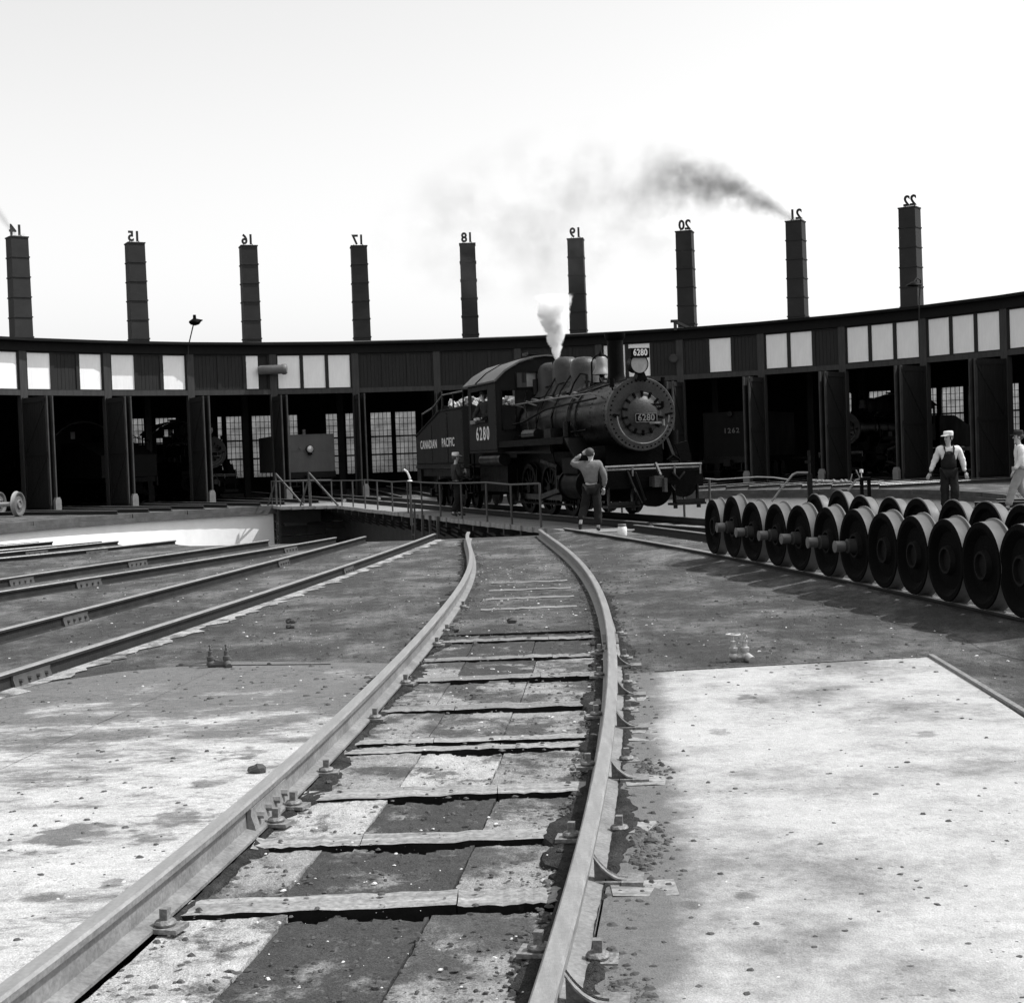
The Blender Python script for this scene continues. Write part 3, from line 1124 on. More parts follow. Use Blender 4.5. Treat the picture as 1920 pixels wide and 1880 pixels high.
part(ab, 'bridge_abutment', M_PITF, None, smooth=False, kind='structure')
b = MB()
b.box((-3.0, 15.5, -0.45), (1.7, 1.2, 0.55))
b.box((-3.3, 14.2, -0.75), (0.9, 0.12, 0.12))
b.bar((-3.9, 14.6, -1.9), (-3.9, 14.6, 0), 0.1)
b.bar((-3.9, 16.0, -1.9), (-3.9, 16.0, 0), 0.1)
for k in range(5):
    b.bar((-3.9, 14.6, -1.7 + .35 * k), (-3.9, 16.0, -1.7 + .35 * k), 0.06)
part(b, 'platform_frame', M_GIRD, bd, smooth=False)


def railing(parent, pts, h=1.0, r=0.028, posts=True, mid=False):
    b_ = MB()
    top = [Vector(p) + Vector((0, 0, h + rnd.uniform(-0.035, 0.03))) for p in pts]
    b_.tube(top, r * 0.9, 6)
    part(b_, 'top_rail', M_RAILING, parent)
    for p, q_ in zip(pts, top):
        pb = MB()
        pb.cyl(Vector(p) + Vector((0, 0, -0.12)), q_, r, n=6)
        part(pb, 'railing_post', M_RAILING, parent)


rl = [(-2.02, y, 0) for y in (-13.2, -11.0, -8.9, -6.5, -4.2, -2.0, -0.2, 2.0, 4.3, 6.4, 8.6, 10.8)]
rl += [(-2.9, 12.7, 0), (-3.9, 14.2, 0), (-3.95, 16.2, 0)]
railing(bd, rl)
railing(bd, [(-3.95, 16.2, 0), (-2.6, 16.3, 0), (-1.4, 16.3, 0)])
b = MB()
for x_, y_ in ((-3.0, 12.4), (-3.9, 15.2)):
    b.bar((x_, y_, 0), (x_, y_, 1.35), 0.07)
    b.bar((x_, y_, 1.33), (x_ + 0.9, y_ - 1.2, 0.02), 0.06)
    b.bar((x_, y_, 1.1), (x_ - 0.3, y_ + 0.5, 0.02), 0.05)
part(b, 'stay_frame', M_RAILING, bd, smooth=False)
railing(bd, [(1.46, -14.8, 0), (1.46, -13.4, 0), (1.46, -9.5, 0)])
b = MB()      # access ladder hanging into the pit
for s_ in (-0.18, 0.18):
    b.bar((-2.2, -1.6 + s_, -1.8), (-2.2, -1.6 + s_, 0.35), 0.05)
for k in range(6):
    b.bar((-2.2, -1.78, -1.6 + .33 * k), (-2.2, -1.42, -1.6 + .33 * k), 0.035)
part(b, 'ladder', M_RAILING, bd, smooth=False)
for yy in (-2.5, -3.4, -4.3):
    b = MB()
    b.bar((-2.14, yy, -0.62), (-2.14, yy, 0.02), 0.07)
    part(b, 'hanger_post', M_RAILING, bd, smooth=False)

# tracks that meet the right-hand, near rim of the pit
tR = thing('yard_track', 'track the locomotive is about to take, running off behind the wheelsets', 'railway track')
for s_ in (-0.75, 0.75):
    pts = []
    for i in range(16):
        u_ = i / 15 * 16
        l = Matrix.Rotation(THB, 3, 'Z') @ Vector((s_ + 0.012 * u_ * u_, -16.75 - u_, 0))
        pts.append((P0.x + l.x, P0.y + l.y))
    rail(tR, pts, M_RAILD)
tR2 = thing('yard_track', 'track on the far right beyond the wheelsets, leaving the pit rim', 'railway track')
for s_ in (-0.75, 0.75):
    pts = []
    for i in range(10):
        u_ = i / 9 * 16
        l = Matrix.Rotation(THB + R(8), 3, 'Z') @ Vector((s_, -16.75 - u_, 0))
        pts.append((P0.x + l.x, P0.y + l.y))
    rail(tR2, pts, M_RAILD)
tR3 = thing('yard_track', 'track behind the man in overalls, leaving the pit rim at the right edge', 'railway track')
for s_ in (-0.75, 0.75):
    pts = []
    for i in range(10):
        u_ = i / 9 * 14
        l = Matrix.Rotation(THB + R(34), 3, 'Z') @ Vector((s_, -16.75 - u_, 0))
        pts.append((P0.x + l.x, P0.y + l.y))
    rail(tR3, pts, M_RAILD)

# ------------------------------------------------------------------ roundhouse
rh = thing('roundhouse', 'long curved roundhouse with open engine stalls and iron chimneys', 'roundhouse', P0)
ZD, ZB, ZT = 5.12, 5.36, 7.55      # door head, top of sill beam, eave
white = {-1: 'WWW', 0: 'WDW', 1: 'WDW', 2: 'DDH', 3: 'WWW', 4: 'DDD', 5: 'DDD', 6: 'DDD', 7: 'WWD', 8: 'DWD', 9: 'WWD', 10: 'WWW', 11: 'WWW', 12: 'WWW', 13: 'WDW'}


def loc(a_deg, r, z=0.0):
    t = R(a_deg)
    return Vector((r * math.sin(t), r * math.cos(t), z))


K0, K1 = -2, 14
# posts, beams and panels of the front
pm = MB()
pm.box((0, 0, ZT / 2 - 0.1), (0.34, 0.30, ZT - 0.2))
PME = pm.mesh('wall_post', M_POST, smooth=False)
bay = 2 * RW * math.sin(R(STEP / 2))
bm1 = MB()
bm1.box((0, 0, (ZD + ZB) / 2), (bay - 0.34, 0.26, ZB - ZD - 0.01))
BEAM = bm1.mesh('door_head_beam', M_POST, smooth=False)
bm2 = MB()
bm2.box((0, 0, ZT - 0.27), (bay - 0.02, 0.36, 0.42))
bm2.box((0, -0.12, ZT + 0.0), (bay + 0.06, 0.75, 0.12))
EAVE = bm2.mesh('eave_board', M_WALLD, smooth=False)
pw = (bay - 0.34) / 3
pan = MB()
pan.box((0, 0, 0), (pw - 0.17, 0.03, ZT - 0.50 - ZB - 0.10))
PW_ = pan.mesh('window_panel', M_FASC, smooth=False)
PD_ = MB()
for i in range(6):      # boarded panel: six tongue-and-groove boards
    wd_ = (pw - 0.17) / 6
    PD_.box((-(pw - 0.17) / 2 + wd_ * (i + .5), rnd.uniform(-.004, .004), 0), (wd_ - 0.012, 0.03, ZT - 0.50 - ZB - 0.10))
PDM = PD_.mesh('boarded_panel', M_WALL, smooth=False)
fr = MB()
zc_ = (ZB + ZT - 0.5) / 2
hh = ZT - 0.5 - ZB
for i in range(4):
    x_ = -(bay - 0.34) / 2 + pw * i
    fr.box((x_ + (0.04 if i == 0 else -0.04 if i == 3 else 0), 0, zc_), (0.085 if i in (0, 3) else 0.17, 0.14, hh))
fr.box((0, 0, ZB + 0.025), (bay - 0.36, 0.13, 0.05))
fr.box((0, 0, ZT - 0.5 - 0.025), (bay - 0.36, 0.13, 0.05))
fr.box((0, 0.06, zc_), (bay - 0.36, 0.02, hh))
FRM = fr.mesh('panel_frame', M_WALL, smooth=False)
ap_r = RW * math.cos(R(STEP / 2))
for k in range(K0, K1):
    a = A0 + STEP * k
    am = a + STEP / 2
    p = loc(a, RW)
    link('wall_post', PME, rh, p, (0, 0, -R(a)))
    pmid = loc(am, ap_r)
    for me_, nm in ((BEAM, 'door_head_beam'), (EAVE, 'eave_board'), (FRM, 'panel_frame')):
        link(nm, me_, rh, pmid, (0, 0, -R(am)))
    for i, ch in enumerate(white.get(k, 'DWD')):
        x_ = -(bay - 0.34) / 2 + pw * (i + .5)
        d_ = Matrix.Rotation(-R(am), 3, 'Z') @ Vector((x_, -0.01, 0))
        me_ = PDM if ch == 'D' else PW_
        o = link('boarded_panel' if ch == 'D' else 'window_panel', me_, rh, pmid + d_ + Vector((0, 0, zc_)), (0, 0, -R(am)))
        if ch == 'H':
            o.scale = (0.56, 1, 1)
            o.location = pmid + Matrix.Rotation(-R(am), 3, 'Z') @ Vector((x_ - 0.24, -0.01, 0)) + Vector((0, 0, zc_))
        if ch != 'D':
            o['label'] = 'whitewashed window panel'

# doors folded outward, two leaves back to back at each post
LW, LH = 1.95, 5.0
dl = MB()
for i in range(10):
    dl.box((0, -LW * (i + .5) / 10, LH / 2), (0.045, LW / 10 - 0.012, LH - 0.1), mi=0)
DOORM = dl.mesh('door', [M_DOOR], smooth=False)
db = MB()
for z_ in (0.25, LH / 2, LH - 0.2):
    db.box((0, -LW / 2, z_), (0.03, LW - 0.04, 0.16))
for za, zb in ((0.33, LH / 2 - .08), (LH / 2 + .08, LH - .28)):
    db.bar((0, -0.1, za), (0, -LW + 0.1, zb), 0.12, 0.03, up=(1, 0, 0))
db.box((0, -0.06, LH / 2), (0.026, 0.11, LH - 0.06))
BRM = db.mesh('door_brace', [M_DOOR], smooth=False)
de = MB()
de.box((0, -LW - 0.02, LH / 2 - 0.02), (0.06, 0.04, LH - 0.05))
de.box((0, -LW + 0.055, LH / 2 - 0.02), (0.07, 0.10, LH - 0.05))
DEM = de.mesh('door_edge', [M_DOORE], smooth=False)
for k in range(K0, K1):
    a = A0 + STEP * k
    for s_ in (-1, 1):
        t = R(a)
        side = Vector((math.cos(t), -math.sin(t), 0)) * s_
        fan = s_ * 0.03
        p = loc(a, RW - 0.17) + side * 0.075 + Vector((0, 0, 0.04))
        d_ = link('door', DOORM, rh, p, (0, 0, -t + fan))
        link('brace', BRM, d_, (s_ * 0.04, 0, 0))
        link('edge_strip', DEM, d_)
        hm = None

# concrete stops at the foot of each door pair
st = MB()
st.prism([(-0.14, 0), (0.14, 0), (0.14, 0.5), (0.08, 0.64), (-0.08, 0.64), (-0.14, 0.5)], -0.09, 0.09, 'XZ')
STM = st.mesh('door_stop', mat('concrete_stop', 0.17, 0.9, 0.25, 4, 0.4, 20), smooth=False)
for k in range(0, 12):
    a = A0 + STEP * k
    p = pol(a, RW - LW - 0.45)
    side = Vector((math.cos(R(a)), -math.sin(R(a)), 0))
    p = p - side * 0.0
    lb = {2: 'pale door stop left of the stall with the nose-out locomotive, below the pole lamp', 3: 'pale door stop left of the grey tender with the round headlight, by the bridge end',
          4: 'pale door stop between the grey tender and the empty bright-windowed stall', 5: 'pale door stop just behind the rear end of the locomotive tender', 6: 'pale door stop hidden behind the locomotive tender',
          7: 'pale door stop hidden behind the locomotive boiler', 8: 'pale door stop immediately right of the locomotive front', 9: 'pale door stop right of the black lettered tender'}.get(k, '')
    if k == 0:
        lb = 'pale concrete door stop nearest the left edge, beside the two loose wheelsets'
    elif k == 1:
        lb = 'pale concrete door stop just left of the stall under chimney 14'
    elif k in (10, 11):
        lb = ('pale concrete door stop just right of the stall under chimney 22', 'pale concrete door stop nearest the right edge behind the man in overalls')[k - 10]
    o = link('door_stop', STM, None, p, (0, 0, -R(a)), label=lb, cat='door stop', group='concrete door stops in front of the roundhouse')

# roof, ceiling, back wall, side walls, floor
aL, aR = A0 + STEP * K0, A0 + STEP * (K1 - 1)
seg = K1 - 1 - K0
rf = MB()
cl = MB()
for k in range(K0, K1 - 1):
    a, b_ = A0 + STEP * k, A0 + STEP * (k + 1)
    prof_o = [(RW - 0.2, ZT + 0.07), (RW + 9, ZT + 0.9), (RB + 0.4, ZT + 0.2)]
    for (r0, z0), (r1, z1) in zip(prof_o, prof_o[1:]):
        rf.add([loc(a, r0, z0), loc(b_, r0, z0), loc(b_, r1, z1), loc(a, r1, z1), loc(a, r0, z0 - .14), loc(b_, r0, z0 - .14), loc(b_, r1, z1 - .14), loc(a, r1, z1 - .14)],
               [(0, 1, 2, 3), (7, 6, 5, 4)])
part(rf, 'roof', M_ROOF, rh, smooth=False)
for a in (aL, aR):
    b = MB()
    b.add([loc(a, RW, 0), loc(a, RB + .2, 0), loc(a, RB + .2, ZT + .1), loc(a, RW + 9, ZT + .85), loc(a, RW, ZT)], [(0, 1, 2, 3, 4)])
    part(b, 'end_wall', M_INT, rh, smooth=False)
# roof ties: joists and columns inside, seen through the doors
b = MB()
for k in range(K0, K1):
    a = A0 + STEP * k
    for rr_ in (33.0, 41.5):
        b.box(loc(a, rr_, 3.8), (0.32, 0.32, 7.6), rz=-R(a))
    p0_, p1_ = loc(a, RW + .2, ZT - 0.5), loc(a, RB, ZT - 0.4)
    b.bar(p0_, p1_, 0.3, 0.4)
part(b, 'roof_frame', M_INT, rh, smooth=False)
# back wall with tall many-paned windows
wz0, wz1 = 1.0, 4.95
ww = 1.35
bw_len = 2 * RB * math.sin(R(STEP / 2))
wxs = [-2.45, -0.82, 0.82, 2.45]
bwm = MB()
edges = [-bw_len / 2]
for x_ in wxs:
    edges += [x_ - ww / 2, x_ + ww / 2]
edges += [bw_len / 2]
for i in range(0, len(edges), 2):
    bwm.box(((edges[i] + edges[i + 1]) / 2, 0, (wz0 + wz1) / 2), (edges[i + 1] - edges[i], 0.35, wz1 - wz0))
bwm.box((0, 0, wz0 / 2 - 0.002), (bw_len, 0.34, wz0))
bwm.box((0, 0, (wz1 + ZT + .15) / 2 + 0.002), (bw_len, 0.34, ZT + .15 - wz1))
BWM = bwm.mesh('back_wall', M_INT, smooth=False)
wf = MB()
for i in range(1, 5):
    wf.box((-ww / 2 + ww * i / 5, 0, 0), (0.035, 0.05, wz1 - wz0))
for i in range(1, 10):
    wf.box((0, 0.004, -(wz1 - wz0) / 2 + (wz1 - wz0) * i / 10), (ww, 0.045, 0.10 if i in (3, 6) else 0.03))
WFM = wf.mesh('window', M_INT, smooth=False)
gp = MB()
gp.box((0, 0.03, 0), (ww, 0.006, wz1 - wz0))
GPM = gp.mesh('pane', M_PANE, smooth=False)
shb = MB()
for i in range(7):
    shb.box((-ww / 2 + ww * (i + .5) / 7, 0, 0), (ww / 7 - 0.006, 0.06, wz1 - wz0))
SHM = shb.mesh('window_shutter', M_INT, smooth=False)
for k in range(K0, K1 - 1):
    am = A0 + STEP * (k + .5)
    pm_ = loc(am, RB * math.cos(R(STEP / 2)))
    link('back_wall', BWM, rh, pm_, (0, 0, -R(am)))
    for wi, x_ in enumerate(wxs):
        d_ = Matrix.Rotation(-R(am), 3, 'Z') @ Vector((x_, 0, (wz0 + wz1) / 2))
        if k <= 1 or k == 7 or k >= 11 or (k in (2, 8) and wi < 2):
            link('window_shutter', SHM, rh, pm_ + d_, (0, 0, -R(am)))
            continue
        o = link('window', WFM, rh, pm_ + d_, (0, 0, -R(am)))
        link('pane', GPM, o)
# chimneys 14 to 22
CZ0, CZ1 = ZT + 0.4, 14.75
cm = MB()
cw = 0.92
cm.box((0, 0, (CZ0 + CZ1) / 2), (cw * 1.10, cw * 1.10, CZ1 - CZ0), taper=0.93)
CHM = cm.mesh('chimney', M_CHIM, smooth=False)
CBM = []
nb_ = 6
for i in range(nb_ + 1):
    cb = MB()
    z_ = CZ0 + 0.2 + (CZ1 - CZ0 - 0.22) * i / nb_
    w_ = cw * (1.10 - 0.08 * i / nb_) + 0.07
    cb.box((0, 0, z_), (w_, w_, 0.07))
    CBM.append(cb.mesh('band', M_CHIM, smooth=False))
sk = MB()
sk.bar((0, 0.1, CZ1), (0, 0.1, CZ1 + 0.16), 0.04)
SKM = sk.mesh('number_bracket', M_CHIM, smooth=False)
for k in range(1, 10):
    am = -36.85 + 8.955 * (k - 1)
    num = 13 + k
    c = link('chimney', CHM, rh, loc(am, 42.3, 0), (0, 0, -R(am)), label='iron chimney with the number %d on its top, seen from behind' % num)
    for me_ in CBM:
        link('band', me_, c)
    for dx in (-0.27, 0.27):
        link('number_bracket', SKM, c, (dx, 0, 0))
    tm = text_mesh(str(num), 0.80, 0.03, M_CHIM, 0.028, 0.92)
    link('number', tm, c, (0, 0.1, CZ1 + 0.40), (PI / 2, 0, PI))

# stall tracks between the pit and the doors
for k in range(-1, 13):
    am = A0 + STEP * (k + .5)
    lb = ['', 'track into the dark stall with an engine tender, second stall from the left edge', 'track into the stall with the nose-out locomotive before bright windows, left of the bridge',
          'track into the stall with the grey tender and bright round headlight', 'track into the empty stall with tall bright windows just left of the locomotive', 'track into the stall hidden behind the locomotive tender',
          'track into the stall hidden behind the locomotive cab', 'track into the stall hidden behind the locomotive boiler', 'track into the stall with the black lettered tender, right of the locomotive',
          'track into the stall with a dark locomotive, behind the standpipe'][max(0, min(9, k))]
    if k < 1 or k > 9:
        lb = {-1: 'track into the stall at the far left edge', 0: 'track into the stall left of the one under chimney 14', 10: 'track into the first stall right of the one under chimney 22', 11: 'track into the second stall right of the one under chimney 22', 12: 'track into the stall at the far right edge'}[k]
    t = thing('stall_track', lb, 'railway track', P0, -R(am), 'tracks from the pit into the stalls')
    for s_ in (-0.75, 0.75):
        rail(t, [(s_, RPIT - 0.1), (s_, 30), (s_, 46)], M_RAILD)


# ------------------------------------------------------------------ locomotive
def tank_profile():
    return [(10.35, 1.22), (16.0, 1.22), (16.0, 2.28), (12.9, 2.98), (10.35, 2.98)]


def wheel_drive(rad, spokes, tk=0.13):
    b_ = MB()
    b_.lathe([(rad * .82, 0.0), (rad, 0.0), (rad, tk * .75), (rad + 0.03, tk * .85), (rad + 0.03, tk), (rad * .82, tk), (rad * .82, 0)], (0, 0, 0), 'X', 32)
    b_.lathe([(0.0, -0.02), (rad * .22, -0.02), (rad * .22, tk), (0, tk)], (0, 0, 0), 'X', 16)
    for i in range(spokes):
        t_ = 2 * PI * i / spokes
        b_.bar((tk * .5, rad * .2 * math.cos(t_), rad * .2 * math.sin(t_)), (tk * .5, rad * .85 * math.cos(t_), rad * .85 * math.sin(t_)), 0.07, 0.05, up=(1, 0, 0))
    b_.prism([(rad * .8 * math.cos(t_), rad * .8 * math.sin(t_)) for t_ in np.linspace(2.4, 3.9, 7)], 0.01, tk * .8, 'YZ')
    return b_


def build_loco(name, label, cat, origin, rz, text=True):
    L_ = thing(name, label, cat, origin, rz)
    BC = 2.32      # boiler centre height
    # smokebox and boiler (axis along Y)
    b_ = MB()
    b_.lathe([(0.80, 0.55), (0.80, 2.55)], (0, 0, BC), 'Y', 56)
    b_.lathe([(0.80, 2.55), (0.83, 2.56), (0.83, 2.62), (0.80, 2.63)], (0, 0, BC), 'Y', 56)
    part(b_, 'smokebox', M_LOCO, L_)
    b_ = MB()      # front ring
    b_.lathe([(0.0, 0.50), (0.58, 0.47), (0.66, 0.45), (0.81, 0.45), (0.825, 0.47), (0.825, 0.60), (0.80, 0.61)], (0, 0, BC), 'Y', 64)
    rg = part(b_, 'front_ring', M_SMOKEBOX, L_)
    b_ = MB()
    for i in range(44):
        t_ = 2 * PI * i / 44
        b_.lathe([(0.019, 0.0), (0.019, -0.018), (0.012, -0.028), (0.001, -0.03)], (0.745 * math.cos(t_), 0.452, BC + 0.745 * math.sin(t_)), 'Y', 8)
    part(b_, 'rivet_ring', M_BLACK, rg)
    b_ = MB()      # domed door
    b_.lathe([(0.001, 0.27), (0.12, 0.275), (0.22, 0.30), (0.32, 0.34), (0.37, 0.39), (0.39, 0.40), (0.45, 0.41), (0.47, 0.43), (0.47, 0.48)], (0, 0, BC + 0.02), 'Y', 48)
    dr = part(b_, 'smokebox_door', M_SMOKEBOX, L_)
    for i in range(14):
        t_ = 2 * PI * (i + .5) / 14
        b_ = MB()
        c_, s_ = math.cos(t_), math.sin(t_)
        b_.bar((0.38 * c_, 0.385, BC + .02 + 0.38 * s_), (0.50 * c_, 0.40, BC + .02 + 0.50 * s_), 0.05, 0.05, up=(0, 1, 0))
        b_.cyl((0.46 * c_, 0.40, BC + .02 + 0.46 * s_), (0.46 * c_, 0.34, BC + .02 + 0.46 * s_), 0.02, n=8)
        part(b_, 'door_dog', M_BLACK, dr)
    for z_ in (0.20, -0.20):
        b_ = MB()
        b_.bar((0.12, 0.33, BC + z_), (0.50, 0.38, BC + z_), 0.04, 0.05)
        b_.cyl((0.48, 0.36, BC + z_ - .07), (0.48, 0.36, BC + z_ + .07), 0.035, n=10)
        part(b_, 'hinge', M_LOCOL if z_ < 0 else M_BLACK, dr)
    # curved handrail below the door
    b_ = MB()
    pts = [(0.62 * math.cos(t_), 0.36, BC - 0.04 + 0.62 * math.sin(t_)) for t_ in np.linspace(PI * 1.0, PI * 2.0, 26)]
    b_.tube(pts, 0.016, 8)
    part(b_, 'front_handrail', M_LOCOL, L_)
    for s_ in (-1, 1):
        b_ = MB()
        b_.bar((s_ * 0.56, 0.40, BC - 0.03), (s_ * 0.70, 0.40, BC - 0.0), 0.06, 0.05)
        b_.cyl((s_ * 0.62, 0.36, BC - 0.03), (s_ * 0.62, 0.46, BC - 0.03), 0.03, n=8)
        part(b_, 'rail_bracket', M_BLACK, L_)
    # number plate
    b_ = MB()
    b_.box((0.02, 0.255, BC - 0.09), (0.52, 0.03, 0.19))
    npl = part(b_, 'number_plate', M_BLACK, L_, smooth=False)
    b_ = MB()
    for z_ in (0.0, 0.186):
        b_.box((0.02, 0.236, BC - 0.183 + z_), (0.50, 0.012, 0.012))
    for x_ in (-0.235, 0.275):
        b_.box((x_, 0.236, BC - 0.09), (0.012, 0.012, 0.17))
    part(b_, 'plate_border', M_LOCOL, npl, smooth=False)
    if text:
        link('number', text_mesh('6280', 0.20, 0.006, M_LOCOL, 0.004, 0.98, 1.05), npl, (0.02, 0.234, BC - 0.09), (PI / 2, 0, 0))
    # boiler barrel with jacket
    b_ = MB()
    b_.lathe([(0.76, 2.55), (0.76, 3.05), (0.80, 3.1), (0.80, 3.16), (0.77, 3.2), (0.80, 7.0)], (0, 0, BC), 'Y', 48)
    b_.box((0, 6.0, 1.7), (1.3, 2.2, 0.9))
    part(b_, 'boiler', M_LOCO, L_)
    b_ = MB()
    for y_ in (3.15, 4.3, 5.5):
        b_.lathe([(0.80, y_), (0.815, y_ + .01), (0.815, y_ + .06), (0.80, y_ + .07)], (0, 0, BC), 'Y', 40)
    part(b_, 'boiler_band', M_LOCO, L_)
    b_ = MB()      # worn lagging flap and top skirting plate along the near side
    for s_ in (-1, 1):
        pr_ = []
        for i in range(20):
            y_ = 3.0 + 4.0 * i / 19
            t_ = 0.80 + 0.035 * math.sin(i * 1.3)
            pr_.append((s_ * (t_ * math.cos(R(48)) + 0.02), y_, BC + t_ * math.sin(R(48)) + 0.02 * math.sin(i * 2.1)))
        b_.tube(pr_, 0.035, 6)
    part(b_, 'lagging_edge', M_LOCOL, L_)
    # stack
    b_ = MB()
    b_.lathe([(0.30, 3.05), (0.22, 3.16), (0.19, 3.3), (0.185, 4.08), (0.235, 4.14), (0.245, 4.25), (0.21, 4.25), (0.17, 4.2), (0.16, 3.2)], (0, 1.9, 0), 'Z', 32)
    part(b_, 'smokestack', M_BLACK, L_)
    # headlight and number board
    b_ = MB()
    b_.lathe([(0.14, 0.62), (0.19, 0.60), (0.205, 0.30), (0.215, 0.28), (0.20, 0.28)], (-0.08, 0, 3.43), 'Y', 32)
    b_.prism([(-.14, 2.95 + .12), (.14, 2.95 + .12), (.06, 3.26), (-.06, 3.26)], 0.36, 0.60, 'XZ')
    hl = part(b_, 'headlight', M_BLACK, L_)
    b_ = MB()
    b_.lathe([(0.0, 0.285), (0.20, 0.292)], (-0.08, 0, 3.43), 'Y', 32)
    part(b_, 'lens', mat('frosted_lens', 0.30, 0.25, 0.1, 5), hl)
    b_ = MB()
    b_.box((-0.08, 0.32, 3.67), (0.44, 0.20, 0.21))
    nb2 = part(b_, 'number_board', M_BLACK, L_, smooth=False)
    if text:
        link('number', text_mesh('6280', 0.20, 0.004, M_WHITE, 0.004, 0.80, 1.08), nb2, (-0.08, 0.216, 3.672), (PI / 2, 0, 0))
    # bell in its yoke
    b_ = MB()
    b_.lathe([(0.001, 3.79), (0.10, 3.78), (0.125, 3.74), (0.13, 3.60), (0.15, 3.50), (0.20, 3.42), (0.215, 3.36), (0.20, 3.355), (0.14, 3.45), (0.11, 3.6)], (0, 2.85, 0), 'Z', 28)
    bl = part(b_, 'bell', M_BELL, L_)
    b_ = MB()
    pts = [(0.24 * math.cos(t_), 2.85, 3.60 + 0.24 * math.sin(t_)) for t_ in np.linspace(0, PI, 12)]
    b_.tube([(0.24, 2.85, 3.15)] + pts + [(-0.24, 2.85, 3.15)], 0.022, 6)
    b_.lathe([(0.05, 3.80), (0.045, 3.86), (0.015, 3.92), (0.001, 3.96)], (0, 2.85, 0), 'Z', 10)
    b_.ball((0, 2.85, 3.33), 0.05, 8)
    b_.box((0, 2.85, 3.13), (0.5, 0.3, 0.08))
    part(b_, 'bell_yoke', M_BLACK, bl)
    # domes
    for y_, zt, rr_ in ((4.0, 3.88, 0.36), (5.3, 3.98, 0.37), (6.45, 3.92, 0.37)):
        b_ = MB()
        b_.lathe([(rr_ + .12, 3.0), (rr_ + .03, 3.12), (rr_, 3.2), (rr_, zt - 0.30), (rr_ * .95, zt - .19), (rr_ * .80, zt - .09), (rr_ * .5, zt - .02), (0.001, zt)], (0, y_, 0), 'Z', 32)
        part(b_, 'dome', M_SMOKEBOX, L_)
    b_ = MB()
    for dx in (-0.08, 0.08):
        b_.cyl((dx, 6.0, 3.1), (dx, 6.0, 3.9), 0.05, n=10)
    b_.cyl((-0.2, 3.3, 3.05), (-0.2, 3.3, 3.4), 0.04, n=8)
    b_.tube([(-0.2, 3.3, 3.4), (-0.35, 3.35, 3.42), (-0.5, 3.4, 3.2), (-0.62, 3.45, 2.9)], 0.025, 6)
    b_.tube([(-0.3, 4.7, 3.3), (-0.45, 4.7, 3.25), (-0.62, 4.7, 2.95)], 0.03, 6)
    part(b_, 'safety_valve', M_LOCO, L_)
    # side handrails with stanchions and pipes
    for s_ in (-1, 1):
        b_ = MB()
        b_.tube([(s_ * 0.92, 1.1, BC + 0.52), (s_ * 0.93, 4.0, BC + 0.53), (s_ * 0.93, 7.1, BC + 0.52)], 0.022, 6)
        for y_ in (1.2, 2.6, 4.2, 5.8, 6.9):
            b_.bar((s_ * 0.66, y_, BC + 0.45), (s_ * 0.93, y_, BC + 0.53), 0.03)
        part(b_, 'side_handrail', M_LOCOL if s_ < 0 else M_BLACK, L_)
        b_ = MB()
        b_.tube([(s_ * 0.86, 1.0, BC + 0.40), (s_ * 0.86, 2.8, BC + .36), (s_ * 0.9, 4.4, BC + .30), (s_ * 0.95, 6.0, BC + .05), (s_ * 0.95, 7.0, BC + 0.0)], 0.025, 6)
        b_.tube([(s_ * 0.9, 1.6, BC - 0.3), (s_ * 0.92, 3.5, BC - 0.34), (s_ * 0.95, 6.8, BC - .3)], 0.03, 6)
        part(b_, 'pipe', M_BLACK, L_)
        # running board
        b_ = MB()
        b_.box((s_ * 1.12, 4.5, 1.86), (0.50, 5.2, 0.06))
        b_.box((s_ * 1.36, 4.5, 1.80), (0.02, 5.2, 0.14))
        b_.bar((s_ * 1.12, 1.9, 1.84), (s_ * 1.12, 0.9, 1.2), 0.45, 0.05)
        part(b_, 'running_board', M_BLACK, L_, smooth=False)
        # cylinder and steam chest
        b_ = MB()
        b_.cyl((s_ * 1.12, 0.85, 0.78), (s_ * 1.12, 2.0, 0.78), 0.33, n=28)
        b_.cyl((s_ * 1.12, 0.80, 0.78), (s_ * 1.12, 0.86, 0.78), 0.37, n=28)
        b_.cyl((s_ * 1.12, 2.0, 0.78), (s_ * 1.12, 2.06, 0.78), 0.37, n=28)
        b_.box((s_ * 1.12, 1.42, 1.22), (0.56, 1.0, 0.36))
        part(b_, 'cylinder', M_BLACK, L_)
        # drivers
        for y_ in (2.95, 4.55, 6.15):
            wb = wheel_drive(0.64, 12)
            o_ = part(wb, 'driving_wheel', M_BLACK, L_, loc=(s_ * 0.83, y_, 0.65))
            if s_ > 0:
                o_.rotation_euler = (0, 0, PI)
        b_ = MB()
        b_.bar((s_ * 0.98, 2.95, 0.45), (s_ * 0.98, 6.15, 0.45), 0.04, 0.13)
        b_.bar((s_ * 1.06, 2.1, 0.78), (s_ * 1.06, 4.55, 0.45), 0.05, 0.12)
        for y_ in (2.95, 4.55, 6.15):
            b_.cyl((s_ * 0.9, y_, 0.45), (s_ * 1.1, y_, 0.45), 0.09, n=14)
        b_.bar((s_ * 1.12, 2.1, 0.95), (s_ * 1.12, 3.1, 0.95), 0.05, 0.08)
        b_.bar((s_ * 1.12, 2.1, 0.62), (s_ * 1.12, 3.1, 0.62), 0.05, 0.08)
        b_.bar((s_ * 1.1, 3.1, 1.2), (s_ * 1.1, 4.3, 1.35), 0.05, 0.09)
        b_.bar((s_ * 1.1, 3.1, 1.2), (s_ * 1.1, 3.1, 0.6), 0.05, 0.09)
        part(b_, 'side_rod', M_LOCO, L_)
    b_ = MB()
    b_.box((0, 4.4, 1.05), (1.1, 7.2, 0.35))
    b_.box((0, 1.5, 1.2), (1.4, 1.1, 0.9))
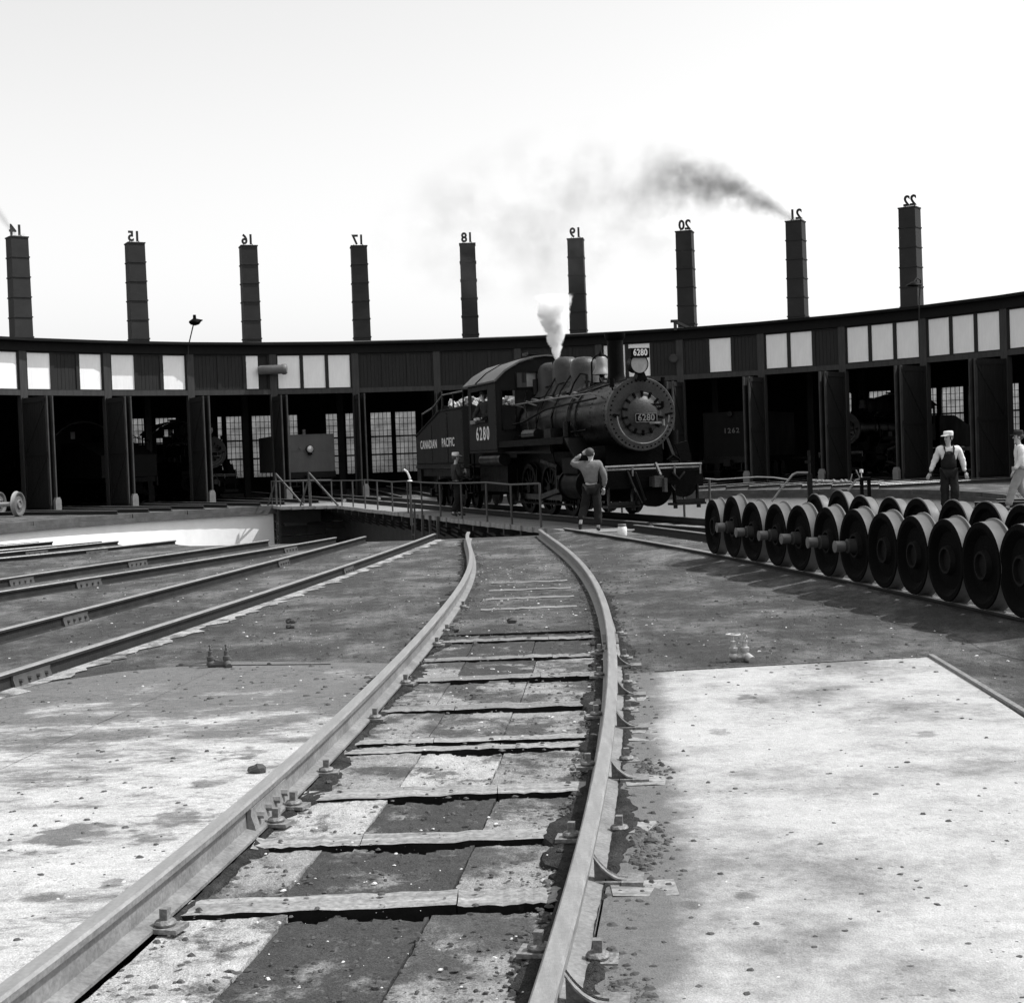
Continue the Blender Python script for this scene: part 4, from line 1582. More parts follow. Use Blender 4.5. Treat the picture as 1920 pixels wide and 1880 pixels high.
    b_.box((0, 5.0, 0.95), (1.34, 5.2, 1.2))
    b_.box((0, 8.4, 1.0), (2.2, 2.6, 0.9))
    b_.box((0, 13.2, 0.7), (1.3, 5.4, 0.6))
    part(b_, 'frame', M_BLACK, L_, smooth=False)
    # front beam, deck, foot boards
    b_ = MB()
    b_.box((0, 0.02, 0.86), (2.40, 0.22, 0.36))
    b_.box((0, 0.45, 1.06), (2.3, 0.75, 0.05))
    part(b_, 'front_beam', M_BLACK, L_, smooth=False)
    b_ = MB()
    b_.tube([(-1.15, -0.14, 1.17), (0, -0.16, 1.18), (1.15, -0.14, 1.17)], 0.024, 8)
    b_.tube([(-1.15, -0.10, 1.10), (1.15, -0.10, 1.10)], 0.02, 8)
    for x_ in (-1.12, -0.5, 0.5, 1.12):
        b_.bar((x_, -0.12, 0.95), (x_, -0.14, 1.19), 0.035)
    part(b_, 'beam_handrail', M_LOCOL, L_)
    for s_ in (-1, 1):
        b_ = MB()
        x_ = 0.78 * s_
        b_.box((x_, -0.12, 0.30), (0.78, 0.34, 0.05))
        b_.box((x_, -0.27, 0.36), (0.72, 0.04, 0.09))
        for dx in (-0.28, 0.28):
            b_.bar((x_ + dx, -0.06, 0.30), (x_ + dx, -0.06, 0.72), 0.11, 0.03)
            b_.cyl((x_ + dx, -0.12, 0.2), (x_ + dx, -0.12, 0.28), 0.05, n=8)
        part(b_, 'foot_board', M_LOCO, L_, smooth=False)
    b_ = MB()
    b_.bar((-0.45, -0.15, 1.05), (-0.28, -0.28, 0.42), 0.04)
    b_.tube([(-0.62, -0.12, 1.1), (-0.55, -0.2, 0.8), (-0.35, -0.22, 0.35)], 0.03, 6)
    b_.tube([(0.45, -0.12, 1.0), (0.55, -0.25, 0.85), (0.7, -0.2, 1.0)], 0.03, 6)
    part(b_, 'uncoupling_lever', M_LOCO, L_)
    b_ = MB()
    b_.box((0.0, -0.2, 0.82), (0.20, 0.36, 0.22))
    b_.box((-0.02, -0.40, 0.82), (0.22, 0.14, 0.24))
    b_.bar((0.06, -0.36, 0.95), (0.02, -0.2, 1.22), 0.05)
    b_.box((0.10, -0.48, 0.74), (0.07, 0.14, 0.30))
    part(b_, 'coupler', M_SMOKEBOX, L_, smooth=False)
    b_ = MB()
    b_.lathe([(0.001, 0.30), (0.42, 0.30), (0.42, 0.55), (0.001, 0.55)], (0.2, 0, 0.66), 'Y', 28)
    part(b_, 'front_drum', M_BLACK, L_)
    # brackets and pump on the right of the smokebox
    b_ = MB()
    b_.cyl((0.98, 1.1, 1.1), (0.98, 1.1, 1.95), 0.17, n=16)
    b_.cyl((0.98, 1.1, 1.35), (0.98, 1.1, 1.65), 0.09, n=12)
    b_.prism([(0.80, 1.62), (1.12, 1.70), (1.2, 1.25), (0.95, 1.2)], 0.48, 0.52, 'XZ')
    b_.tube([(0.45, 0.2, 1.10), (0.47, 0.2, 1.28), (0.62, 0.2, 1.38), (0.77, 0.2, 1.28), (0.80, 0.2, 1.10)], 0.025, 8)
    b_.bar((0.66, 0.3, 1.35), (0.60, 0.5, 1.75), 0.08)
    part(b_, 'air_pump', M_BLACK, L_)
    # small fittings
    b_ = MB()
    b_.tube([(-0.5, -0.12, 0.75), (-0.52, -0.3, 0.6), (-0.5, -0.3, 0.35), (-0.42, -0.25, 0.3)], 0.028, 6)
    b_.tube([(0.38, -0.12, 0.75), (0.4, -0.32, 0.6), (0.42, -0.3, 0.35), (0.5, -0.25, 0.3)], 0.028, 6)
    part(b_, 'air_hose', M_BLACK, L_)
    for s_ in (-1, 1):
        b_ = MB()
        b_.cyl((s_ * 0.62, 0.62, BC + 0.62), (s_ * 0.62, 0.62, BC + 0.82), 0.055, n=10)
        b_.bar((s_ * 0.56, 0.7, BC + 0.52), (s_ * 0.62, 0.62, BC + 0.62), 0.03)
        part(b_, 'class_lamp', M_BLACK, L_)
        b_ = MB()
        b_.tube([(s_ * 0.3, 4.0, 3.5), (s_ * 0.6, 4.1, 3.05), (s_ * 0.84, 4.2, 2.4), (s_ * 0.9, 4.0, 1.6), (s_ * 0.86, 3.8, 0.7)], 0.022, 6)
        b_.tube([(s_ * 0.3, 5.2, 3.5), (s_ * 0.62, 5.2, 3.0), (s_ * 0.85, 5.3, 2.3), (s_ * 0.9, 5.4, 1.9)], 0.022, 6)
        b_.tube([(s_ * 0.55, 6.9, 3.2), (s_ * 0.8, 6.4, 2.85), (s_ * 0.86, 5.9, 2.1), (s_ * 0.95, 5.7, 1.95)], 0.02, 6)
        b_.tube([(s_ * 0.9, 2.6, BC - .1), (s_ * 0.88, 2.2, BC - .5), (s_ * 0.95, 1.8, 1.6), (s_ * 1.1, 1.5, 1.38)], 0.04, 6)
        part(b_, 'sand_pipe', M_LOCO, L_)
        b_ = MB()
        b_.box((s_ * 1.15, 3.2, 2.0), (0.3, 0.5, 0.22))
        part(b_, 'tool_box', M_LOCO, L_, smooth=False)
        b_ = MB()
        b_.cyl((s_ * 1.12, 4.4, 2.02), (s_ * 1.12, 5.4, 2.02), 0.13, n=14)
        part(b_, 'air_reservoir', M_LOCO, L_)
        b_ = MB()
        b_.cyl((s_ * 1.05, 2.5, 1.9), (s_ * 1.05, 2.5, 2.25), 0.09, n=12)
        part(b_, 'lubricator', M_LOCO, L_)
        b_ = MB()
        for y_ in (2.95, 4.55, 6.15):
            b_.bar((s_ * 0.86, y_ + .72, 1.15), (s_ * 0.86, y_ + .78, 0.4), 0.07, 0.10)
            b_.box((s_ * 0.84, y_ + .70, 0.66), (0.12, 0.12, 0.36))
        b_.bar((s_ * 0.9, 2.6, 0.28), (s_ * 0.9, 7.2, 0.28), 0.04, 0.05)
        b_.bar((s_ * 1.2, 3.2, 1.55), (s_ * 1.2, 7.0, 1.6), 0.03, 0.06)
        part(b_, 'brake_gear', M_BLACK, L_, smooth=False)
    b_ = MB()
    b_.cyl((0.25, 6.9, 3.15), (0.25, 6.9, 3.75), 0.045, n=8)
    b_.cyl((-0.35, 6.75, 3.1), (-0.35, 6.75, 3.5), 0.08, n=10)
    b_.cyl((0.42, 3.2, 3.05), (0.42, 3.7, 3.15), 0.12, n=12)
    b_.tube([(-0.2, 3.0, 3.2), (-0.1, 3.6, 3.25), (-0.28, 4.6, 3.3), (-0.26, 6.6, 3.25), (-0.3, 6.95, 3.2)], 0.02, 6)
    b_.tube([(0.0, 1.2, 3.14), (-0.35, 1.4, 3.06), (-0.55, 2.4, 2.95), (-0.6, 3.4, 2.9)], 0.022, 6)
    part(b_, 'whistle_and_turret', M_LOCO, L_)
    b_ = MB()      # rows of rivets
    rv = []
    for y_ in np.arange(10.45, 16.0, 0.11):
        zt = 2.98 if y_ < 12.9 else 2.98 - (y_ - 12.9) * 0.226
        rv += [(-1.39, y_, 1.36), (-1.39, y_, zt - 0.06)]
    for z_ in np.arange(1.4, 2.95, 0.11):
        rv += [(-1.39, 10.42, z_)] + ([(-1.39, 12.05, z_), (-1.39, 12.16, z_)]) + ([(-1.39, 15.94, z_), (-1.39, 14.0, z_)] if z_ < 2.2 else [])
        rv += [(-1.40, 7.06, z_ + .3), (-1.40, 9.62, z_ + .3)]
    for y_ in np.arange(7.1, 9.62, 0.11):
        rv += [(-1.40, y_, 1.68), (-1.40, y_, 3.44)]
    for x_, y_, z_ in rv:
        b_.box((x_, y_, z_), (0.018, 0.028, 0.028))
    part(b_, 'rivets', M_LOCO, L_, smooth=False, kind='stuff')
    b_ = MB()
    for yy in (0.72, 1.6, 2.46):
        for i in range(48):
            t_ = 2 * PI * i / 48
            b_.box((0.803 * math.cos(t_), yy, BC + 0.803 * math.sin(t_)), (0.024, 0.024, 0.024), ry=-t_)
    part(b_, 'rivets', M_LOCO, L_, smooth=False, kind='stuff')
    # cab
    b_ = MB()
    arc = [(-1.38, 3.45), (-1.1, 3.72), (-0.7, 3.96), (-0.3, 4.08), (0, 4.11), (0.3, 4.08), (0.7, 3.96), (1.1, 3.72), (1.38, 3.45)]
    z0 = 1.62
    # front sheet built round two openings
    y_ = 7.0
    sec = [(-1.38, -1.22), (-0.98, 1.02)]
    def sheet(x0_, x1_, za_, zb_, thick=0.03):
        b_.box(((x0_ + x1_) / 2, y_ + 0.015, (za_ + zb_) / 2), (x1_ - x0_, thick, zb_ - za_))
    sheet(-1.38, -1.22, z0, 3.45)
    sheet(-0.86, 1.38, z0, 2.95)
    sheet(-1.22, -0.86, z0, 2.2)
    sheet(-1.22, -0.86, 3.25, 3.45)
    sheet(-0.86, -0.80, 2.95, 3.4)
    sheet(-0.80, -0.24, 2.95, 3.28)
    sheet(-0.24, 1.38, 2.95, 3.45)
    b_.prism([(-1.38, 3.45), (-0.86, 3.45), (-0.86, 3.40), (-0.78, 3.40), (-0.78, 3.90), (-0.9, 3.87), (-1.1, 3.72)], y_, y_ + 0.03, 'XZ')
    b_.prism([(-0.78, 3.72), (-0.24, 3.72), (-0.24, 4.075), (-0.7, 3.96), (-0.78, 3.92)], y_, y_ + 0.03, 'XZ')
    b_.prism([(-0.24, 3.45), (1.38, 3.45), (1.1, 3.72), (0.7, 3.96), (0.3, 4.08), (0, 4.11), (-0.24, 4.08)], y_, y_ + 0.03, 'XZ')
    # side sheets with window opening y 7.75..9.2
    for s_ in (-1, 1):
        x_ = s_ * 1.38
        b_.box((x_, 8.33, 2.03), (0.03, 2.66, 0.82))
        b_.box((x_, 7.38, 2.97), (0.03, 0.76, 1.06))
        b_.box((x_, 9.52, 2.97), (0.03, 0.28, 1.06))
        b_.box((x_, 8.57, 3.40), (0.03, 1.62, 0.18))
        b_.box((x_ * 1.02, 8.57, 2.46), (0.12, 1.5, 0.05))
    b_.box((0, 8.4, 1.66), (2.7, 2.7, 0.08))
    cab = part(b_, 'cab', M_TENDER, L_, smooth=False)
    b_ = MB()
    roof_o = [(x_ * 1.07, z_ + 0.05) for x_, z_ in arc]
    roof_i = [(x_ * 1.05, z_ + 0.01) for x_, z_ in arc]
    b_.prism(roof_o + roof_i[::-1], 6.85, 9.9, 'XZ')
    part(b_, 'cab_roof', mat('cab_roof', 0.11, 0.7, 0.3, 2, 0.3, 12), cab, ang=50)
    b_ = MB()
    b_.box((-0.1, 7.4, 4.22), (0.6, 0.5, 0.07))
    b_.box((-0.1, 7.4, 4.15), (0.4, 0.3, 0.12))
    b_.prism([(x_ * 1.09, z_ + 0.07) for x_, z_ in arc] + [(x_ * 1.06, z_ + 0.02) for x_, z_ in arc[::-1]], 8.5, 8.56, 'XZ')
    part(b_, 'roof_vent', M_LOCO, cab, smooth=False)
    b_ = MB()
    b_.box((-0.38, 7.05, 3.52), (0.24, 0.02, 0.38))
    part(b_, 'window_pane', mat('dull_glass', 0.30, 0.2, 0.2, 4), cab, smooth=False)
    b_ = MB()
    for z_ in (3.29, 3.71):
        b_.box((-0.51, 6.985, z_), (0.60, 0.03, 0.035))
    for x_ in (-0.81, -0.22):
        b_.box((x_, 6.985, 3.5), (0.035, 0.03, 0.44))
    for z_ in (2.2, 3.25):
        b_.box((-1.04, 6.985, z_), (0.42, 0.03, 0.035))
    for x_ in (-1.23, -0.85):
        b_.box((x_, 6.985, 2.72), (0.035, 0.03, 1.06))
    part(b_, 'window_frame', M_LOCO, cab, smooth=False)
    b_ = MB()
    b_.box((-1.42, 9.0, 2.47), (0.12, 0.5, 0.10))
    part(b_, 'arm_rest', M_LOCOL, cab, smooth=False)
    if text:
        link('number', text_mesh('6280', 0.50, 0.003, M_WHITE, 0.010, 1.0, 1.35), cab, (-1.402, 8.3, 2.12), (PI / 2, 0, -PI / 2))
    b_ = MB()
    b_.cyl((-1.2, 7.0, 1.42), (-1.2, 8.9, 1.42), 0.17, n=20)
    for y_ in (7.3, 8.0, 8.6):
        b_.lathe([(0.18, y_), (0.18, y_ + .06)], (-1.2, 0, 1.42), 'Y', 20)
    part(b_, 'air_tank', M_LOCO, L_)
    b_ = MB()
    b_.bar((-1.3, 9.6, 1.6), (-1.3, 9.6, 0.5), 0.05)
    b_.bar((-1.3, 10.0, 1.6), (-1.3, 10.0, 0.5), 0.05)
    for z_ in (0.5, 0.9, 1.3):
        b_.box((-1.25, 9.8, z_), (0.25, 0.42, 0.03))
    part(b_, 'cab_step', M_BLACK, L_, smooth=False)
    # tender
    b_ = MB()
    b_.prism(tank_profile(), -1.38, 1.38, 'YZ')
    td = part(b_, 'tender_tank', M_TENDER, L_, smooth=False)
    b_ = MB()
    for y_ in (12.1, 14.0):
        for i in range(20):
            pass
        b_.box((-1.386, y_, 2.0), (0.012, 0.07, 1.5 if y_ < 13 else 1.1))
    b_.box((-1.39, 13.2, 1.26), (0.03, 5.7, 0.09))
    b_.bar((-1.39, 12.9, 2.96), (-1.39, 16.0, 2.26), 0.04)
    part(b_, 'tank_seam', M_TENDER, td, smooth=False)
    b_ = MB()
    b_.box((0, 13.2, 1.08), (2.5, 5.9, 0.22))
    b_.box((-1.28, 16.0, 0.98), (0.08, 0.5, 0.42))
    part(b_, 'tender_frame', M_LOCO, L_, smooth=False)
    b_ = MB()
    r_ = random.Random(5)
    for i in range(110):
        y_, x_ = r_.uniform(10.5, 12.9), r_.uniform(-1.2, 1.2)
        b_.box((x_, y_, 3.0 + r_.uniform(0, 0.18)), (r_.uniform(.1, .28), r_.uniform(.1, .28), r_.uniform(.1, .25)), r_.uniform(0, 3), r_.uniform(0, 3), r_.uniform(0, 3))
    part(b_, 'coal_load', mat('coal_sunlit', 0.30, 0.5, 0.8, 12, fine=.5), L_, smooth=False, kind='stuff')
    b_ = MB()
    for y_ in (10.5, 11.6, 12.8):
        b_.bar((-1.3, y_, 2.95), (-1.3, y_, 3.42), 0.04)
    b_.tube([(-1.3, 10.5, 3.42), (-1.3, 12.8, 3.42), (-1.3, 14.0, 3.1), (-1.3, 15.4, 2.95), (-1.3, 15.5, 2.4)], 0.025, 6)
    b_.bar((-1.3, 14.0, 2.7), (-1.3, 14.0, 3.1), 0.035)
    b_.box((-1.0, 13.5, 2.95), (0.3, 0.2, 0.35))
    part(b_, 'tender_railing', M_LOCO, L_)
    if text:
        link('lettering', text_mesh('CANADIAN', 0.37, 0.003, M_WHITE, 0.004, 1.0, 1.12), td, (-1.394, 14.35, 1.95), (PI / 2, 0, -PI / 2))
        link('lettering', text_mesh('PACIFIC', 0.37, 0.003, M_WHITE, 0.004, 1.0, 1.12), td, (-1.394, 12.0, 1.97), (PI / 2, 0, -PI / 2))
    for y_ in (11.3, 12.6, 14.2, 15.4):
        for s_ in (-1, 1):
            b_ = MB()
            b_.lathe([(0.001, 0.03), (0.09, 0.0), (0.12, 0.04), (0.33, 0.05), (0.36, 0.0), (0.42, 0.0), (0.425, 0.1), (0.45, 0.12), (0.45, 0.14), (0.001, 0.14)], (0, 0, 0), 'X', 28)
            o_ = part(b_, 'tender_wheel', M_BLACK, L_, loc=(s_ * 0.83, y_, 0.43))
            if s_ > 0:
                o_.rotation_euler = (0, 0, PI)
    for yc in (11.95, 14.8):
        b_ = MB()
        for s_ in (-1, 1):
            x_ = s_ * 0.98
            b_.bar((x_, yc - .75, 0.43), (x_, yc - .3, 0.75), 0.07, 0.07)
            b_.bar((x_, yc + .75, 0.43), (x_, yc + .3, 0.75), 0.07, 0.07)
            b_.bar((x_, yc - .3, 0.75), (x_, yc + .3, 0.75), 0.07, 0.07)
            b_.bar((x_, yc - .75, 0.38), (x_, yc + .75, 0.38), 0.07, 0.06)
            for dy in (-.65, .65):
                b_.box((x_ * 1.03, yc + dy, 0.43), (0.16, 0.22, 0.24))
            b_.box((x_ * 1.04, yc, 0.60), (0.14, 0.3, 0.28))
        b_.box((0, yc, 0.75), (2.1, 0.3, 0.2))
        part(b_, 'tender_truck', M_BLACK, L_, smooth=False)
    return L_


loco = build_loco('steam_locomotive', 'black steam switching locomotive 6280 with tender, standing on the turntable', 'locomotive', (3.10, 31.8, 0.168), THB)

# engines standing in the stalls: same kind, unlettered, either nose or tender towards the pit
SKIP = ('number', 'lettering', 'coal_load', 'rivets', 'rivet_ring', 'brake_gear', 'sand_pipe')


def stall_engine(k, dist, nose, label, name='steam_locomotive'):
    am = A0 + STEP * (k + .5)
    c = copy_tree(loco, None, SKIP)
    c['label'] = label
    c['group'] = 'engines standing in the roundhouse stalls'
    if nose:
        p = pol(am, dist, 0.152)
        c.location = p
        c.rotation_euler = (0, 0, -R(am))
    else:
        p = pol(am, dist + 16.0, 0.152)
        c.location = p
        c.rotation_euler = (0, 0, -R(am) + PI)
    return c


stall_engine(2, 30.0, True, 'dark steam locomotive nose out in the stall under chimney 15, before bright windows')
stall_engine(1, 29.0, False, 'dark engine tender end out in the stall under chimney 14')
stall_engine(9, 30.5, True, 'dark steam locomotive nose out in the stall under chimney 22')

# engines seen by their tender ends
def tender_end(k, dist, label, wth, zt, m_, lamp=True, num=None, xoff=0.0):
    am = A0 + STEP * (k + .5)
    t = thing('tender', label, 'tender', pol(am, dist, 0.152) + Vector((math.cos(R(am)), -math.sin(R(am)), 0)) * xoff, -R(am), 'engines standing in the roundhouse stalls')
    b_ = MB()
    b_.box((0, 3.5, (1.15 + zt) / 2), (wth, 7.0, zt - 1.15))
    tk = part(b_, 'tank', m_, t, smooth=False)
    b_ = MB()
    for s_ in (-1, 1):
        b_.box((s_ * (wth / 2 - 0.03), -0.012, (1.15 + zt) / 2), (0.06, 0.02, zt - 1.2))
    b_.box((0, -0.012, zt - 0.04), (wth - 0.14, 0.02, 0.05))
    b_.box((0, -0.012, 2.2), (wth - 0.14, 0.016, 0.03))
    part(b_, 'rivet_strip', m_, tk, smooth=False)
    b_ = MB()
    b_.box((0, -0.05, 1.0), (wth, 0.3, 0.3))
    b_.box((0, -0.35, 0.85), (0.35, 0.5, 0.3))
    b_.box((-0.9, -0.2, 0.45), (0.9, 0.3, 0.05))
    b_.box((0.9, -0.2, 0.45), (0.9, 0.3, 0.05))
    for x_ in (-1.2, -.6, .6, 1.2):
        b_.bar((x_, -0.15, 0.45), (x_, -0.1, 1.0), 0.05)
    part(b_, 'rear_beam', M_LOCO, t, smooth=False)
    for y_ in (1.2, 2.6, 5.0, 6.4):
        b_ = MB()
        for s_ in (-1, 1):
            b_.lathe([(0.001, -0.07), (0.43, -0.07), (0.43, 0.07), (0.001, 0.07)], (s_ * 0.75, y_, 0.43), 'X', 24)
        b_.cyl((-.75, y_, .43), (.75, y_, .43), 0.07)
        part(b_, 'wheelset_pair', M_BLACK, t)
    if lamp:
        b_ = MB()
        b_.cyl((0.12, -0.02, 2.28), (0.12, -0.26, 2.28), 0.19, n=20)
        b_.box((0.12, -0.1, 2.05), (0.2, 0.2, 0.1))
        hl_ = part(b_, 'headlight', M_BLACK, t)
        b_ = MB()
        b_.lathe([(0.001, -0.31), (0.10, -0.295), (0.165, -0.265)], (0.12, 0, 2.28), 'Y', 20)
        part(b_, 'lens', M_GLASSLAMP, hl_)
        b_ = MB()
        b_.cyl((-0.1, 0.1, zt), (-0.1, 0.1, zt + 0.25), 0.09, n=12)
        b_.cyl((-0.35, -0.02, 2.35), (-0.35, -0.12, 2.35), 0.05, n=8)
        part(b_, 'marker_lamp', M_LOCOL, t)
    else:
        b_ = MB()
        b_.cyl((0.1, -0.02, zt - 0.1), (0.1, -0.22, zt - 0.1), 0.13, n=16)
        part(b_, 'headlight', M_LOCO, t)
    if num:
        link('number', text_mesh(num, 0.34, 0.003, M_LOCOL, 0.006, 1.0, 1.25), tk, (0.1, -0.008, 2.42), (PI / 2, 0, 0))
    return t


tender_end(3, 27.3, 'grey tender end with a bright round headlight in the stall under chimney 16', 2.75, 3.02, mat('tender_grey', 0.15, 0.8, 0.25, 1.2, 0.2, 10, streak=(1, 1, .4)), xoff=-0.3)
tender_end(8, 27.6, 'black tender end lettered 1262 in the stall under chimney 21', 2.65, 3.35, M_TENDER, lamp=False, num='1262', xoff=-0.15)
tender_end(-1, 24.6, 'grey tender at the far left edge behind the loose wheelsets', 2.4, 3.1, mat('tender_grey2', 0.06, 0.8, 0.25, 1.2), lamp=False, xoff=-1.75)

# two loose wheelsets by the left doors
for j, (px, D) in enumerate(((18, 64.3), (48, 63.0))):
    pass
PALE = []
for me_, ms in ((WME, [mat('pale_wheel_face', 0.10, 0.7, 0.3, 4), mat('pale_wheel_tread', 0.24, 0.6, 0.2, 5), mat('pale_hub', 0.16, 0.7, 0.2, 5)]), (AXME, [mat('pale_axle', 0.30, 0.6, 0.2, 5)])):
    m2_ = me_.copy()
    for q_, mm_ in enumerate(ms):
        m2_.materials[q_] = mm_
    PALE.append(m2_)
for j, (px, py, lb) in enumerate(((10, 966, 'pale loose wheelset at the left edge, the farther of the pair by the doors'), (46, 968, 'pale loose wheelset by the left doors with its axle reaching to the edge'))):
    p = at(px, py, 0.0)
    o = thing('wheelset', lb, 'wheelset', (p.x - 0.15, p.y, 0.5), R(172), 'two loose wheelsets by the left doors')
    link('wheel', PALE[0], o)
    link('wheel', PALE[0], o, (1.66, 0, 0), (0, 0, PI))
    link('axle', PALE[1], o)
    o.scale = (1.1, 1.25, 1.25)
    for c in o.children:
        pass

# ------------------------------------------------------------------ lamps and fittings on the roundhouse front
def lamp_a():
    p = pol(A0 + STEP * 2 - 0.3, RW - 0.3, 7.0)
    q_ = atD(365, 602, p.y)
    t = thing('pole_lamp', 'small hooded lamp on a thin pole above the eave between chimneys 15 and 16', 'lamp', p)
    b_ = MB()
    b_.tube([(0, 0, -0.3), (0.02, 0, 0.4), (q_.x - p.x - .05, 0, q_.z - p.z - .1), (q_.x - p.x - .05, 0, q_.z - p.z + .1)], 0.03, 6)
    part(b_, 'pole', M_CHIM, t)
    b_ = MB()
    o_ = Vector((q_.x - p.x, 0, q_.z - p.z))
    b_.lathe([(0.001, 0.30), (0.07, 0.29), (0.08, 0.12), (0.26, 0.0), (0.28, -0.06), (0.20, -0.16), (0.001, -0.22)], o_, 'Z', 18)
    b_.cyl(o_ + Vector((0.0, 0, -0.03)), o_ + Vector((0.38, 0, 0.03)), 0.17, 0.02, n=12)
    part(b_, 'lamp_hood', M_BLACK, t)


lamp_a()
p = pol(A0 + STEP * 3, RW - 0.55)
q_ = atD(511, 693, p.y)
t = thing('floodlight', 'long cylindrical floodlight on the post right of the half-dark window', 'lamp', (q_.x, p.y, q_.z))
b = MB()
b.lathe([(0.001, -0.70), (0.17, -0.69), (0.22, -0.6), (0.22, 0.42), (0.26, 0.5), (0.26, 0.62), (0.21, 0.70), (0.001, 0.70)], (0, 0, 0), 'X', 24)
part(b, 'housing', mat('lamp_grey', 0.13, 0.5, 0.2, 3), t)
b = MB()
b.bar((0, 0, 0), (0, 0.6, 0), 0.12)
part(b, 'bracket', M_POST, t, smooth=False)
p = pol(A0 + STEP * 11, RW - 0.4)
q_ = atD(1714, 533, p.y - 1.0)
t = thing('gooseneck_lamp', 'gooseneck lamp before chimney 22', 'lamp', (q_.x, q_.y, q_.z))
b = MB()
b.lathe([(0.001, 0.12), (0.06, 0.11), (0.30, 0.0), (0.34, -0.06), (0.30, -0.05)], (0, 0, 0), 'Z', 20)
part(b, 'lamp_shade', M_BLACK, t)
b = MB()
b.tube([(0.0, 0, 0.1), (0.15, 0.1, 0.28), (0.38, 0.35, 0.2), (0.40, 0.7, -0.6), (0.42, 0.85, -1.5)], 0.03, 6)
part(b, 'arm', M_CHIM, t)
p = pol(A0 + STEP * 8, RW - 0.5)
q_ = atD(1264, 606, p.y)
t = thing('bracket_lamp', 'angled bracket lamp on the eave below chimney 20', 'lamp', (q_.x, p.y, q_.z))
b = MB()
b.box((0, 0, 0.1), (0.32, 0.25, 0.12))
b.box((0.05, 0, -0.1), (0.14, 0.2, 0.5))
b.bar((0.1, 0, 0.05), (0.75, 0.2, -0.25), 0.16, 0.12)
part(b, 'housing', M_POST, t, smooth=False)
q_ = atD(1263, 672, p.y + 0.2)
b = MB()
b.lathe([(0.001, -0.05), (0.18, -0.05), (0.22, 0.0), (0.001, 0.0)], (0, 0, 0), 'Y', 20)
part(b, 'round_plaque', M_DOORE, None, loc=(q_.x, q_.y, q_.z), label='round plaque on the wall post below the bracket lamp', cat='plaque')


# ------------------------------------------------------------------ people
def skinned(name, joints, edges, m_, sub=1, fold=0.0):
    """one continuous surface grown round a skeleton: joints {name: (x, y, z, r)}"""
    me = bpy.data.meshes.new(name)
    bm = bmesh.new()
    lay = bm.verts.layers.skin.verify()
    vm = {}
    for i, (k, j) in enumerate(joints.items()):
        v = bm.verts.new(j[:3])
        r_ = j[3]
        v[lay].radius = (r_, r_ if len(j) < 5 else j[4])
        v[lay].use_root = (i == 0)
        vm[k] = v
    for a, b_ in edges:
        bm.edges.new((vm[a], vm[b_]))
    bm.to_mesh(me)
    bm.free()
    ob = bpy.data.objects.new(name, me)
    COL.objects.link(ob)
    s_ = ob.modifiers.new('s', 'SKIN')
    s_.use_smooth_shade = True
    u_ = ob.modifiers.new('u', 'SUBSURF')
    u_.levels = sub
    u_.render_levels = sub
    m2 = to_mesh(ob, name, m_)
    m2.polygons.foreach_set('use_smooth', [True] * len(m2.polygons))
    if fold > 0:      # loose cloth: creases pushed in and out along the surface
        for v in m2.vertices:
            c = v.co
            v.co = c + v.normal * fold * (mnoise.noise((c.x * 9, c.y * 9, c.z * 16)) + 0.6 * mnoise.noise((c.x * 22, c.y * 22, c.z * 34 + 5)))
    return m2


def chain(*n_):
    return list(zip(n_, n_[1:]))


